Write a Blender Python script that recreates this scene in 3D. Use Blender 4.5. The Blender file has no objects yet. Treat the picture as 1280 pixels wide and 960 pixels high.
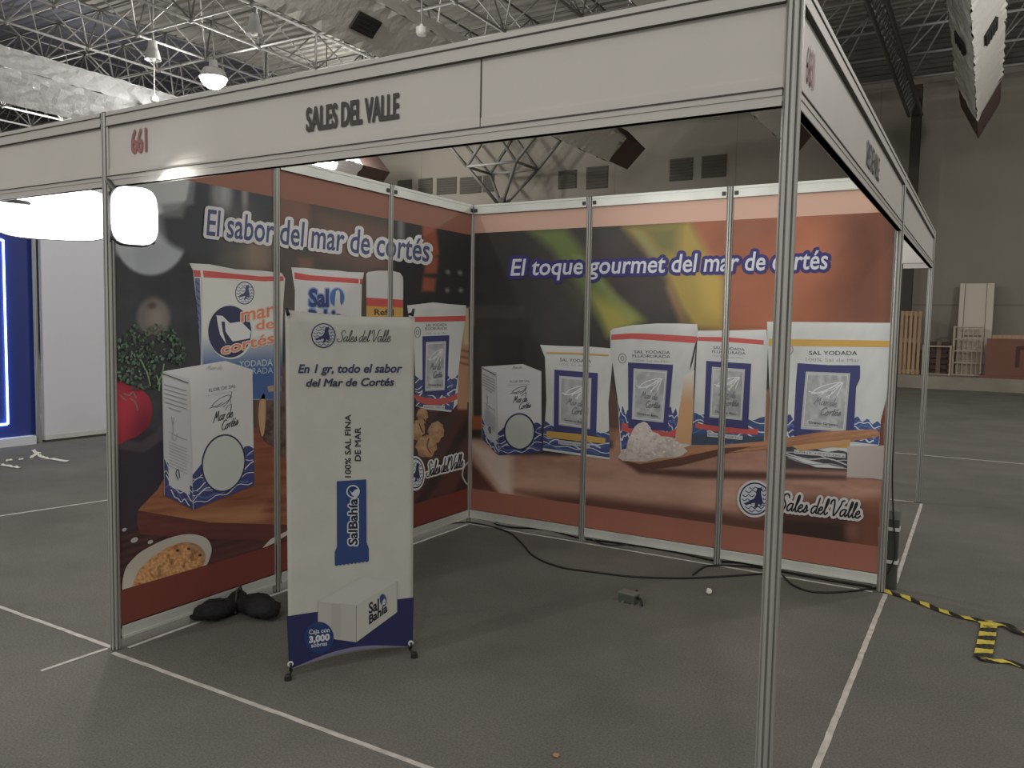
import bpy, bmesh, math, random
import numpy as np
from mathutils import Vector, Matrix
from mathutils.geometry import tessellate_polygon

# ------------------------------------------------------------------ camera
SC = bpy.context.scene
COL = SC.collection
FOC = 1003.35
CAM = np.array([3.447, -2.2222, 1.5438])
YAW, PITCH, ROLL = -0.53399, -0.07157, 0.018277
def _axes():
    a, b, c = YAW, PITCH, ROLL
    f = np.array([math.cos(b)*math.sin(a), math.cos(b)*math.cos(a), math.sin(b)])
    r = np.array([math.cos(a), -math.sin(a), 0.0])
    u = np.cross(r, f)
    return r*math.cos(c)+u*math.sin(c), -r*math.sin(c)+u*math.cos(c), f
AR, AU, AF = _axes()
cd = bpy.data.cameras.new('camera')
cam = bpy.data.objects.new('camera', cd)
COL.objects.link(cam)
cd.sensor_width = 36.0
cd.lens = 36.0*FOC/1280.0
cd.clip_start = 0.05
cd.clip_end = 300
m = Matrix.Identity(4)
for i in range(3):
    m[i][0], m[i][1], m[i][2], m[i][3] = AR[i], AU[i], -AF[i], CAM[i]
cam.matrix_world = m
SC.camera = cam
# ------------------------------------------------------------------ view, world, hall lights and added fill lights
SC.view_settings.view_transform = 'Standard'
SC.view_settings.look = 'None'
SC.view_settings.gamma = 1.0
SC.view_settings.use_curve_mapping = False
SC.view_settings.exposure = 0.0
W = bpy.data.worlds.new('hall_air'); SC.world = W
W.use_nodes = True
bgn = W.node_tree.nodes['Background']
bgn.inputs[0].default_value = (1.0, 0.975, 0.92, 1)
bgn.inputs[1].default_value = 0.55
def area(loc, target, power, size, color=(1, 1, 1), shape='DISK', spread=math.pi):
    l = bpy.data.lights.new('hall_or_fill_light', 'AREA'); l.shape = shape
    l.size = size; l.energy = power; l.color = color; l.spread = spread
    o = bpy.data.objects.new('hall_or_fill_light', l); COL.objects.link(o)
    o.location = loc
    o.rotation_euler = (Vector(target)-Vector(loc)).to_track_quat('-Z', 'Y').to_euler()
    return o
def bulb(loc, power, radius=.3, color=(1, .975, .94)):
    l = bpy.data.lights.new('hall_or_fill_light', 'POINT'); l.energy = power; l.shadow_soft_size = radius; l.color = color
    o = bpy.data.objects.new('hall_or_fill_light', l); COL.objects.link(o); o.location = loc
    return o
for p, e in [((-14.2, 12.0, 7.7), 900), ((-13, 0, 8.0), 700), ((-3, -9, 8.0), 600), ((7, -10, 8.0), 500), ((-5, 4, 7.6), 500), ((-24, 14, 8.0), 900), ((-16.3, 19.5, 7.9), 700), ((-9, 13, 6.2), 480), ((9, 12, 7.0), 800)]:  # last pair: added fill with no fixture, to brighten the far wall
    bulb(p, e)
# ------------------------------------------------------------------ helpers
def lin1(c):
    c = np.asarray(c, float)/255.0
    return np.where(c <= 0.04045, c/12.92, ((c+0.055)/1.055)**2.4)
def L(r, g, b, k=1.0):
    v = lin1((r, g, b))*k
    return (float(v[0]), float(v[1]), float(v[2]), 1.0)
def ray(px, py):
    px = np.asarray(px, float); py = np.asarray(py, float)
    return AF+np.multiply.outer((px-640)/FOC, AR)-np.multiply.outer((py-480)/FOC, AU)
def hit(px, py, p0, n):
    d = ray(px, py); p0 = np.asarray(p0, float); n = np.asarray(n, float)
    t = ((p0-CAM)@n)/(d@n)
    return CAM+d*np.asarray(t)[..., None]
def flr(px, py, z=0.0):
    return Vector(hit(px, py, (0, 0, z), (0, 0, 1)))
def proj(p):
    d = np.asarray(p, float)-CAM; z = d@AF
    return 640+FOC*(d@AR)/z, 480-FOC*(d@AU)/z, z
MATS = {}
def mat(name, col, rough=0.6, metal=0.0, noise=0.0, nscale=8.0, bump=0.0, bscale=60.0, emit=None, estr=0.0, col2=None, spec=0.5, stretch=None):
    if name in MATS: return MATS[name]
    M = bpy.data.materials.new(name); M.use_nodes = True
    nt = M.node_tree; b = nt.nodes['Principled BSDF']
    b.inputs['Base Color'].default_value = col
    b.inputs['Roughness'].default_value = rough
    b.inputs['Metallic'].default_value = metal
    b.inputs['Specular IOR Level'].default_value = spec
    tc = nt.nodes.new('ShaderNodeTexCoord')
    vec = tc.outputs['Object']
    if stretch:
        mp = nt.nodes.new('ShaderNodeMapping'); mp.inputs['Scale'].default_value = stretch
        nt.links.new(vec, mp.inputs['Vector']); vec = mp.outputs[0]
    if noise or col2:
        n = nt.nodes.new('ShaderNodeTexNoise'); n.inputs['Scale'].default_value = nscale
        n.inputs['Detail'].default_value = 6
        nt.links.new(vec, n.inputs['Vector'])
        mx = nt.nodes.new('ShaderNodeMix'); mx.data_type = 'RGBA'
        mx.inputs[6].default_value = col
        c2 = col2 if col2 else tuple(v*(1-noise) for v in col[:3])+(1,)
        mx.inputs[7].default_value = c2
        rp = nt.nodes.new('ShaderNodeMapRange'); rp.inputs[1].default_value = .35; rp.inputs[2].default_value = .65
        nt.links.new(n.outputs['Fac'], rp.inputs[0]); nt.links.new(rp.outputs[0], mx.inputs[0])
        nt.links.new(mx.outputs[2], b.inputs['Base Color'])
    if bump:
        n2 = nt.nodes.new('ShaderNodeTexNoise'); n2.inputs['Scale'].default_value = bscale
        n2.inputs['Detail'].default_value = 4
        nt.links.new(vec, n2.inputs['Vector'])
        bp = nt.nodes.new('ShaderNodeBump'); bp.inputs['Strength'].default_value = bump; bp.inputs['Distance'].default_value = .05
        nt.links.new(n2.outputs['Fac'], bp.inputs['Height']); nt.links.new(bp.outputs[0], b.inputs['Normal'])
    if emit:
        b.inputs['Emission Color'].default_value = emit; b.inputs['Emission Strength'].default_value = estr
    MATS[name] = M
    return M
def tag(o, label=None, cat=None, group=None, kind=None):
    if label: o['label'] = label
    if cat: o['category'] = cat
    if group: o['group'] = group
    if kind: o['kind'] = kind
    return o
def empty(name, loc=(0, 0, 0), label=None, cat=None, group=None, rz=0.0):
    o = bpy.data.objects.new(name, None); COL.objects.link(o)
    o.location = loc; o.rotation_euler = (0, 0, rz); o.empty_display_size = .1
    return tag(o, label, cat, group)
class MB:
    """collects shapes (in the parent's own coordinates) for one mesh"""
    def __init__(s): s.bm = bmesh.new()
    def box(s, x0, x1, y0, y1, z0, z1, mtx=None, bevel=0.0):
        r = bmesh.ops.create_cube(s.bm, size=1.0)['verts']
        for v in r:
            v.co = Vector((x0+(v.co.x+.5)*(x1-x0), y0+(v.co.y+.5)*(y1-y0), z0+(v.co.z+.5)*(z1-z0)))
        if bevel:
            es = list({e for v in r for e in v.link_edges})
            r2 = bmesh.ops.bevel(s.bm, geom=es, offset=bevel, segments=2, affect='EDGES', profile=.5)
            r = list({v for f in r2['faces'] for v in f.verts} | {v for v in r if v.is_valid})
        if mtx is not None:
            for v in r: v.co = mtx @ v.co
        return r
    def tube(s, pts, rad, seg=8, caps=True):
        pts = [Vector(p) for p in pts]; rings = []; n = len(pts)
        up = Vector((0, 0, 1)); side = None
        for i, p in enumerate(pts):
            t = (pts[min(i+1, n-1)]-pts[max(i-1, 0)])
            if t.length < 1e-9: t = Vector((0, 0, 1))
            t.normalize()
            if side is None:
                a = up if abs(t.z) < .95 else Vector((1, 0, 0))
                side = t.cross(a).normalized()
            else:
                side = (side-t*side.dot(t))
                side = side.normalized() if side.length > 1e-6 else t.orthogonal().normalized()
            w = t.cross(side)
            r_ = rad[i] if isinstance(rad, (list, tuple)) else rad
            rings.append([s.bm.verts.new(p+(side*math.cos(2*math.pi*k/seg)+w*math.sin(2*math.pi*k/seg))*r_) for k in range(seg)])
        for a, b in zip(rings, rings[1:]):
            for k in range(seg):
                s.bm.faces.new((a[k], a[(k+1) % seg], b[(k+1) % seg], b[k]))
        if caps:
            s.bm.faces.new(list(reversed(rings[0]))); s.bm.faces.new(rings[-1])
        return [v for r in rings for v in r]
    def lathe(s, prof, seg=24, loc=(0, 0, 0), mtx=None):
        rings = []
        for (r, z) in prof:
            if r < 1e-6:
                rings.append([s.bm.verts.new((loc[0], loc[1], loc[2]+z))])
            else:
                rings.append([s.bm.verts.new((loc[0]+r*math.cos(2*math.pi*k/seg), loc[1]+r*math.sin(2*math.pi*k/seg), loc[2]+z)) for k in range(seg)])
        for a, b in zip(rings, rings[1:]):
            for k in range(seg):
                k2 = (k+1) % seg
                q = [a[k % len(a)], a[k2 % len(a)], b[k2 % len(b)], b[k % len(b)]]
                q2 = []
                for v in q:
                    if v not in q2: q2.append(v)
                if len(q2) > 2: s.bm.faces.new(q2)
        if mtx is not None:
            for r in rings:
                for v in r: v.co = mtx @ v.co
    def prism(s, pts2, z0, z1, mtx=None, caps=True):
        a = [s.bm.verts.new((x, y, z0)) for x, y in pts2]; b = [s.bm.verts.new((x, y, z1)) for x, y in pts2]
        n = len(a)
        for k in range(n):
            s.bm.faces.new((a[k], a[(k+1) % n], b[(k+1) % n], b[k]))
        if caps:
            s.bm.faces.new(list(reversed(a))); s.bm.faces.new(b)
        if mtx is not None:
            for v in a+b: v.co = mtx @ v.co
    def face(s, pts):
        return s.bm.faces.new([s.bm.verts.new(p) for p in pts])
    def build(s, name, material, parent=None, smooth=False):
        bmesh.ops.recalc_face_normals(s.bm, faces=s.bm.faces[:])
        me = bpy.data.meshes.new(name); s.bm.to_mesh(me); s.bm.free()
        if smooth:
            for p in me.polygons: p.use_smooth = True
        me.materials.append(material)
        o = bpy.data.objects.new(name, me); COL.objects.link(o)
        if parent: o.parent = parent
        return o
def copy_tree(o, parent=None):
    c = o.copy(); COL.objects.link(c)
    if parent: c.parent = parent
    for ch in list(o.children): copy_tree(ch, c)
    return c
# ------------------------------------------------------------------ printed pictures: flat coloured shapes lying on a plane
def hsh(x, y):
    v = np.sin(x*127.1+y*311.7)*43758.5453
    return v-np.floor(v)
def noise(x, y):
    xi, yi = np.floor(x), np.floor(y); fx, fy = x-xi, y-yi
    fx = fx*fx*(3-2*fx); fy = fy*fy*(3-2*fy)
    return (hsh(xi, yi)*(1-fx)+hsh(xi+1, yi)*fx)*(1-fy)+(hsh(xi, yi+1)*(1-fx)+hsh(xi+1, yi+1)*fx)*fy
def fbm(x, y):
    return .5*noise(x, y)+.3*noise(2*x+7, 2*y+3)+.2*noise(4*x+1, 4*y+9)
def inpoly(x, y, P):
    c = np.zeros(x.shape, bool); n = len(P)
    for i in range(n):
        x1, y1 = P[i]; x2, y2 = P[(i+1) % n]
        if y1 == y2: continue
        q = ((y1 > y) != (y2 > y)) & (x < (x2-x1)*(y-y1)/(y2-y1)+x1)
        c ^= q
    return c
def sdpoly(x, y, P):
    d = np.full(x.shape, 1e9); n = len(P)
    for i in range(n):
        x1, y1 = P[i]; x2, y2 = P[(i+1) % n]
        ex, ey = x2-x1, y2-y1
        t = np.clip(((x-x1)*ex+(y-y1)*ey)/(ex*ex+ey*ey+1e-9), 0, 1)
        d = np.minimum(d, np.hypot(x-x1-t*ex, y-y1-t*ey))
    return np.where(inpoly(x, y, P), -d, d)
def spoly(x, y, P, s):
    return np.clip(.5-sdpoly(x, y, P)/(2*s), 0, 1)
def sell(x, y, cx, cy, rx, ry, s=.2):
    q = np.hypot((x-cx)/rx, (y-cy)/ry)
    return np.clip((1+s-q)/(2*s), 0, 1)
def mixc(c, m_, col):
    return c*(1-m_[:, None])+np.asarray(col, float)[None, :]*m_[:, None]
def ell(cx, cy, rx, ry, rot=0, n=40, a0=0, a1=360):
    o = []
    for k in range(n if a1-a0 >= 360 else n+1):
        a = math.radians(a0+(a1-a0)*k/n)
        x, y = rx*math.cos(a), ry*math.sin(a); r_ = math.radians(rot)
        o.append((cx+x*math.cos(r_)-y*math.sin(r_), cy+x*math.sin(r_)+y*math.cos(r_)))
    return o
def smooth(pts, k=6, closed=False):
    P = [np.array(p, float) for p in pts]; n = len(P); o = []
    for i in range(n if closed else n-1):
        p1, p2 = P[i], P[(i+1) % n]
        p0 = P[i-1] if (i > 0 or closed) else p1
        p3 = P[(i+2) % n] if (i+2 < n or closed) else p2
        for j in range(k):
            t = j/k
            o.append(tuple(.5*((2*p1)+(-p0+p2)*t+(2*p0-5*p1+4*p2-p3)*t*t+(-p0+3*p1-3*p2+p3)*t**3)))
    if not closed: o.append(tuple(P[-1]))
    return o
GLY = {}
def glyphs(text, bold, shear):
    key = (text, bold, shear)
    if key in GLY: return GLY[key]
    cu = bpy.data.curves.new('lettering', 'FONT'); cu.body = text; cu.offset = bold; cu.shear = shear
    cu.resolution_u = 3; cu.fill_mode = 'FRONT'
    ob = bpy.data.objects.new('lettering', cu); COL.objects.link(ob)
    dg = bpy.context.evaluated_depsgraph_get()
    me = ob.evaluated_get(dg).to_mesh()
    V = np.array([v.co[:2] for v in me.vertices], float).reshape(-1, 2)
    F = [tuple(p.vertices) for p in me.polygons]
    cnt = {}
    for f in F:
        for i in range(len(f)):
            e = tuple(sorted((f[i], f[(i+1) % len(f)]))); cnt[e] = cnt.get(e, 0)+1
    E = [e for e, c in cnt.items() if c == 1]
    ob.evaluated_get(dg).to_mesh_clear()
    bpy.data.objects.remove(ob); bpy.data.curves.remove(cu)
    x0, x1 = V[:, 0].min(), V[:, 0].max()
    V[:, 0] = (V[:, 0]-x0)/(x1-x0)
    GLY[key] = (V, F, E)
    return GLY[key]
PEN = {
 'S': (1.35, [[(1.5, 1.8), (1.25, 2.2), (.75, 2.15), (.55, 1.7), (.85, 1.25), (1.1, .7), (.8, .08), (.15, 0), (-.25, .35), (0, .6)]]),
 'a': (1.15, [[(.95, .95), (.5, 1), (.1, .6), (.15, .1), (.45, .05), (.85, .6), (.95, 1), (.85, .3), (1, .02), (1.25, .3)]]),
 'l': (.68, [[(.1, .3), (.55, 1.4), (.65, 2.1), (.45, 2.15), (.3, 1.2), (.3, .2), (.5, 0), (.8, .3)]]),
 'e': (.8, [[(.1, .45), (.55, .6), (.65, .9), (.4, 1), (.1, .6), (.15, .15), (.5, 0), (.9, .35)]]),
 's': (.78, [[(.1, .1), (.4, .75), (.5, 1.05), (.65, .6), (.55, .1), (.2, .05)], [(.5, .1), (.85, .35)]]),
 'd': (1.15, [[(.9, .95), (.5, 1), (.1, .6), (.15, .1), (.45, .05), (.85, .6)], [(1.1, 2.2), (.95, 1), (.85, .3), (1, .02), (1.25, .3)]]),
 'V': (1.55, [[(-.2, 1.6), (-.05, 2.1), (.3, 2.2), (.45, 1.6), (.5, .5), (.65, 0), (1.05, .6), (1.45, 1.5), (1.6, 2.15), (1.95, 2.25)]]),
 'M': (1.75, [[(-.1, 0), (.3, 1), (.55, 2), (.75, .7), (1.3, 2), (1.35, .7), (1.6, 0)]]),
 'r': (.72, [[(.1, .9), (.3, 1), (.25, .1)], [(.27, .5), (.5, .95), (.75, .9)]]),
 'C': (1.3, [[(1.4, 1.8), (1.1, 2.1), (.5, 1.7), (.2, .8), (.5, .05), (1.1, .1), (1.4, .5)]]),
 'o': (.95, [[(.5, 1), (.1, .6), (.2, .05), (.65, .05), (.8, .6), (.5, 1), (.85, .9)]]),
 't': (.7, [[(.5, 1.8), (.25, .3), (.4, .02), (.75, .25)], [(.05, 1.1), (.75, 1.15)]]),
 ' ': (.55, []),
}
def pen_text(text, slant=.25):
    x = 0; out = []
    for ch in text:
        acc = ch == 'é'
        adv, st = PEN['e' if acc else ch]
        for s_ in st: out.append([(px+x+py*slant, py) for px, py in s_])
        if acc: out.append([(x+.7, 1.35), (x+1.0, 1.7)])
        x += adv
    xs = [p[0] for s_ in out for p in s_]; a, b = min(xs), max(xs)
    return [[((p[0]-a)/(b-a), p[1]/2.2) for p in s_] for s_ in out]
def quadmap(Q):
    bl, br, tl, tr = [np.array(q, float) for q in Q]
    def f(u, v):
        u = np.asarray(u, float)[..., None]; v = np.asarray(v, float)[..., None]
        return bl*(1-u)*(1-v)+br*u*(1-v)+tl*(1-u)*v+tr*u*v
    return f
class Print:
    """one printed element lying on the plane (p0, n); drawn in order, later ink just above earlier ink"""
    def __init__(s, plane, base=0.0, gain=1.0, step=5e-5, fade=0.0):
        s.p0 = np.array(plane[0], float); s.n = np.array(plane[1], float); s.n /= np.linalg.norm(s.n)
        s.h = base; s.step = step; s.gain = gain
        s.G = {}; s.cur = None; s.autolet = True; s.fade = fade; s.grp('')
    def grp(s, name):
        old = s.cur; s.cur = name; g = s.G.setdefault(name, {'V': [], 'F': [], 'C': [], 'n': 0}); s.g = g; return old
    def add(s, xy, faces, col, spread=False):
        xy = np.asarray(xy, float).reshape(-1, 2)
        if not len(xy) or not len(faces): return
        s.h += s.step
        V = hit(xy[:, 0], xy[:, 1], s.p0+s.n*s.h, s.n)
        if spread:      # overlapping dabs of one stroke lie a hair above each other
            lev = np.zeros(len(xy))
            for i, f in enumerate(faces): lev[list(f)] = i
            V = V+lev[:, None]*1.5e-6*s.n; s.h += len(faces)*1.5e-6
        s.g['V'].append(V)
        col = np.asarray(col, float)
        if col.ndim == 1: col = np.tile(col, (len(xy), 1))
        s.g['C'].append(col)
        n0 = s.g['n']; s.g['F'] += [tuple(i+n0 for i in f) for f in faces]
        s.g['n'] += len(xy)
    def poly(s, P, col):
        t = tessellate_polygon([[Vector((x, y, 0)) for x, y in P]])
        s.add(P, [tuple(f) for f in t], col)
    def fill(s, P, fn, g=1.3, under=True):
        xs = [p[0] for p in P]; ys = [p[1] for p in P]
        nx = max(2, int((max(xs)-min(xs))/g)+2); ny = max(2, int((max(ys)-min(ys))/g)+2)
        X, Y = np.meshgrid(np.linspace(min(xs), max(xs), nx), np.linspace(min(ys), max(ys), ny))
        X, Y = X.ravel(), Y.ravel()
        if under:
            pa = np.array(P, float)
            s.poly(P, fn(pa[:, 0], pa[:, 1]))
        ins = inpoly(X, Y, P).reshape(ny, nx)
        ok = ins[:-1, :-1] & ins[1:, :-1] & ins[:-1, 1:] & ins[1:, 1:]
        J, I = np.nonzero(ok)
        idx = np.full(nx*ny, -1); F = []
        a = J*nx+I
        used = np.unique(np.concatenate([a, a+1, a+nx, a+nx+1])) if len(a) else np.array([], int)
        idx[used] = np.arange(len(used))
        F = [(idx[q], idx[q+1], idx[q+nx+1], idx[q+nx]) for q in a]
        s.add(np.stack([X[used], Y[used]], 1), F, fn(X[used], Y[used]))
    def stroke(s, P, w, col, closed=False, joint=True):
        V = []; F = []
        P = [np.array(p, float) for p in P]; n = len(P)
        for i in range(n if closed else n-1):
            a, b = P[i], P[(i+1) % n]; d = b-a; l = np.hypot(*d)
            if l < 1e-6: continue
            q = np.array((-d[1], d[0]))/l*w/2; k = len(V)
            V += [a-q, b-q, b+q, a+q]; F.append((k, k+1, k+2, k+3))
        if joint:
            for p in P:
                k = len(V)
                V += [p+np.array((math.cos(j*math.pi/4), math.sin(j*math.pi/4)))*w/2 for j in range(8)]
                F.append(tuple(range(k, k+8)))
        s.add(V, F, col, True)
    def segs(s, A, w, col):
        V = []; F = []
        for a, b in A:
            d = b-a; l = np.hypot(*d)
            if l > 1e-6:
                q = np.array((-d[1], d[0]))/l*w/2; k = len(V)
                V += [a-q, b-q, b+q, a+q]; F.append((k, k+1, k+2, k+3))
            k = len(V)
            V += [a+np.array((math.cos(j*math.pi/4), math.sin(j*math.pi/4)))*w/2 for j in range(8)]
            F.append(tuple(range(k, k+8)))
        s.add(V, F, col, True)
    def text(s, t, Q, col, bold=0.0, shear=0.0, outline=None, ow=3.0, cap=.729):
        V, F, E = glyphs(t, bold, shear); old = s.grp('lettering') if s.autolet and s.cur == '' else s.cur
        f = quadmap(Q); xy = f(V[:, 0], V[:, 1]/cap)
        if outline is not None:
            s.segs([(xy[a], xy[b]) for a, b in E], ow, outline)
        s.add(xy, F, col); s.grp(old)
    def pen(s, t, Q, w, col, outline=None, ow=5):
        f = quadmap(Q); old = s.grp('lettering') if s.autolet and s.cur == '' else s.cur
        st = [smooth(q, 5) for q in pen_text(t)]
        st = [[tuple(p) for p in f([a[0] for a in q], [a[1] for a in q])] for q in st]
        if outline is not None:
            for q in st: s.stroke(q, ow, outline)
        for q in st: s.stroke(q, w, col)
        s.grp(old)
    def build(s, name, material, parent=None):
        names = [k for k in s.G if s.G[k]['n']]
        if '' not in names: names = ['']; s.G[''] = s.G.pop([k for k in s.G if s.G[k]['n']][0])
        top = None
        for k in sorted(names):
            g = s.G[k]; V = np.concatenate(g['V']); C = np.clip(np.concatenate(g['C']), 0, 255)
            if s.fade:
                C = C*(1-s.fade)+C.mean(1, keepdims=True)*s.fade+(1-C/255)*s.fade*55  # veiling haze mixed into the ink colours: greyer, darks lifted
            nm = k if k else name
            me = bpy.data.meshes.new(nm)
            me.from_pydata([tuple(v) for v in V], [], g['F'])
            ca = me.color_attributes.new('ink', 'FLOAT_COLOR', 'POINT')
            rgba = np.ones((len(C), 4)); rgba[:, :3] = np.clip(lin1(C)*s.gain, 0, .9)
            ca.data.foreach_set('color', rgba.astype(np.float32).ravel())
            me.materials.append(material)
            o = bpy.data.objects.new(nm, me); COL.objects.link(o)
            if parent: me.transform(Matrix.Translation(-Vector(parent.location)))
            if top is None:
                top = o
                if parent: o.parent = parent
            else: o.parent = top
        return top
def ink_mat(name, rough):
    M = bpy.data.materials.new(name); M.use_nodes = True; nt = M.node_tree
    a = nt.nodes.new('ShaderNodeVertexColor'); a.layer_name = 'ink'
    b = nt.nodes['Principled BSDF']; b.inputs['Roughness'].default_value = rough
    b.inputs['Specular IOR Level'].default_value = .3
    nt.links.new(a.outputs['Color'], b.inputs['Base Color'])
    return M
INK = ink_mat('printed_vinyl', .55)
# ------------------------------------------------------------------ materials
ALU = mat('brushed_aluminium', L(188, 188, 182), .34, .45, noise=.12, nscale=30, stretch=(1, 1, .05))
RAIL = mat('satin_aluminium_rail', L(226, 229, 221), .42, .25, noise=.1, nscale=6)
SEAM = mat('rail_groove', L(70, 68, 64), .6)
BOARD = mat('white_melamine', L(206, 201, 194), .5, noise=.05, nscale=3)
DGREY = mat('dark_grey_paint', L(66, 66, 64), .6)
BLACKP = mat('black_plastic', L(30, 30, 32), .45)
BLACKC = mat('black_cloth', L(38, 38, 40), .85, noise=.4, nscale=25, bump=.4, bscale=30)
RUBBER = mat('black_rubber_cable', L(34, 33, 31), .55)
WHITEP = mat('white_plastic', L(225, 222, 215), .5)
TAPE = mat('white_floor_tape', L(215, 208, 200), .7, noise=.3, nscale=14)
STEELW = mat('white_painted_tube', L(150, 148, 145), .55, .1)
STEELG = mat('grey_painted_steel', L(104, 102, 98), .6, .1)
# carpet
def carpet():
    M = mat('dark_grey_carpet', L(131, 128, 121), .95, noise=.3, nscale=110, bump=.35, bscale=260, spec=.15)
    nt = M.node_tree; b = nt.nodes['Principled BSDF']
    src = b.inputs['Base Color'].links[0].from_socket
    tc = nt.nodes.new('ShaderNodeTexCoord')
    n = nt.nodes.new('ShaderNodeTexNoise'); n.inputs['Scale'].default_value = .9; n.inputs['Detail'].default_value = 7
    n.inputs['Roughness'].default_value = .62
    nt.links.new(tc.outputs['Object'], n.inputs['Vector'])
    r = nt.nodes.new('ShaderNodeMapRange'); r.inputs[1].default_value = .35; r.inputs[2].default_value = .7
    r.inputs[3].default_value = .82; r.inputs[4].default_value = 1.12
    nt.links.new(n.outputs['Fac'], r.inputs[0])
    mx = nt.nodes.new('ShaderNodeMix'); mx.data_type = 'RGBA'; mx.blend_type = 'MULTIPLY'; mx.inputs[0].default_value = 1
    nt.links.new(src, mx.inputs[6]); nt.links.new(r.outputs[0], mx.inputs[7])
    nt.links.new(mx.outputs[2], b.inputs['Base Color'])
    return M
CARPET = carpet()
# ------------------------------------------------------------------ setting
def struct(name, mb, m_, label=None, smooth=False):
    o = mb.build(name, m_, None, smooth); o['kind'] = 'structure'
    if label: o['label'] = label
    return o
WY = 25.2     # far wall
PH = .36      # concrete platform height
b = MB(); b.box(-42, 16, -14, 23.35, -.2, 0); struct('floor', b, CARPET, 'dark grey carpeted hall floor')
b = MB(); b.box(-42, 16, 23.35, WY, -.2, PH); struct('trim_1', b, mat('concrete', L(150, 141, 127), .85, noise=.25, nscale=1.2), 'grey concrete platform along the far wall')
def wallmat():
    M = mat('beige_plaster', L(140, 134, 123), .9, noise=.1, nscale=.35)
    nt = M.node_tree; bs = nt.nodes['Principled BSDF']; src = bs.inputs['Base Color'].links[0].from_socket
    tc = nt.nodes.new('ShaderNodeTexCoord'); sx = nt.nodes.new('ShaderNodeSeparateXYZ'); nt.links.new(tc.outputs['Object'], sx.inputs[0])
    prev = src
    for ax, per, off in ((0, 4.4, 1.38), (2, 6.6, 3.6)):
        a = nt.nodes.new('ShaderNodeMath'); a.operation = 'ADD'; a.inputs[1].default_value = 60+off
        q = nt.nodes.new('ShaderNodeMath'); q.operation = 'DIVIDE'; q.inputs[1].default_value = per
        fr = nt.nodes.new('ShaderNodeMath'); fr.operation = 'FRACT'
        lt = nt.nodes.new('ShaderNodeMath'); lt.operation = 'LESS_THAN'; lt.inputs[1].default_value = .006
        nt.links.new(sx.outputs[ax], a.inputs[0]); nt.links.new(a.outputs[0], q.inputs[0]); nt.links.new(q.outputs[0], fr.inputs[0]); nt.links.new(fr.outputs[0], lt.inputs[0])
        mx = nt.nodes.new('ShaderNodeMix'); mx.data_type = 'RGBA'
        nt.links.new(lt.outputs[0], mx.inputs[0]); nt.links.new(prev, mx.inputs[6]); mx.inputs[7].default_value = L(118, 112, 102)
        prev = mx.outputs[2]
    nt.links.new(prev, bs.inputs['Base Color'])
    return M
b = MB(); b.box(-42, 16, WY, WY+.3, -.2, 9.2); struct('wall_back', b, wallmat(), 'beige plastered far wall of the hall')
b = MB()
prof = []
z = 9.2
while z < 13.4:
    prof += [(z, 0), (z+.11, 0), (z+.14, .06), (z+.25, .06)]; z += .28
pts = [(WY+.02+d, zz) for zz, d in prof]
for (y0, z0), (y1, z1) in zip(pts, pts[1:]):
    b.face([(-42, y0, z0), (16, y0, z0), (16, y1, z1), (-42, y1, z1)])
struct('trim_2', b, mat('dark_ribbed_cladding', L(92, 88, 82), .6, .2), 'dark ribbed metal cladding above the far wall')
b = MB(); b.box(-42.3, -42, -14, WY, -.2, 13.4); struct('wall_left', b, mat('dark_blue_grey_wall', L(92, 94, 102), .9))
# roof deck: ribbed sheets, one pale bay and one darker, higher bay
def deck(name, x0, x1, zz, m_, label):
    b = MB(); y = 3.0; P = []
    while y < WY+.2:
        P += [(y, 0), (y+.16, 0), (y+.2, .07), (y+.32, .07), (y+.36, 0)]; y += .36
    for (y0, d0), (y1, d1) in zip(P, P[1:]):
        if y1 > y0: b.face([(x0, y0, zz+d0), (x1, y0, zz+d0), (x1, y1, zz+d1), (x0, y1, zz+d1)])
    return struct(name, b, m_, label)
deck('ceiling', -20.3, 16, 10.9, mat('pale_roof_deck', L(142, 139, 131), .7, .1, noise=.15, nscale=.6), 'pale ribbed metal roof deck')
deck('ceiling', -42, -20.3, 12.6, mat('dark_roof_deck', L(100, 102, 110), .8), 'dark ribbed roof deck on the left')
b = MB(); b.box(-20.4, -20.3, 3, WY, 10.9, 12.7); struct('trim_3', b, mat('dark_roof_deck', L(100, 102, 110), .8), 'dark step between the two roof bays')
# square dark vents high on the far wall
VENT = mat('dark_vent_louvre', L(78, 74, 66), .8)
VFR = mat('vent_frame', L(128, 121, 110), .8)
k = 0
for (xa, xb, y0, y1) in ((523, 541, 223, 243), (546, 571, 222, 243), (575, 602, 221, 242), (604, 618, 219, 240), (698, 721, 213, 236), (733, 760, 208, 236), (837, 866, 198, 226), (877, 908, 194, 222), (497, 515, 225, 240)):
    k += 1
    a = hit(xa, (y0+y1)/2, (0, WY, 0), (0, 1, 0)); c = hit(xb, (y0+y1)/2, (0, WY, 0), (0, 1, 0))
    zt = hit((xa+xb)/2, y0, (0, WY, 0), (0, 1, 0))[2]; zb = hit((xa+xb)/2, y1, (0, WY, 0), (0, 1, 0))[2]
    b = MB(); b.box(a[0], c[0], WY-.02, WY+.02, zb, zt)
    for q in range(7):
        zz = zb+(zt-zb)*(q+.5)/7
        b.box(a[0]+.04, c[0]-.04, WY-.05, WY-.02, zz-.02, zz+.02)
    w = struct('window_%d' % k, b, VENT, 'dark square louvred vent high on the far wall')
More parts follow.
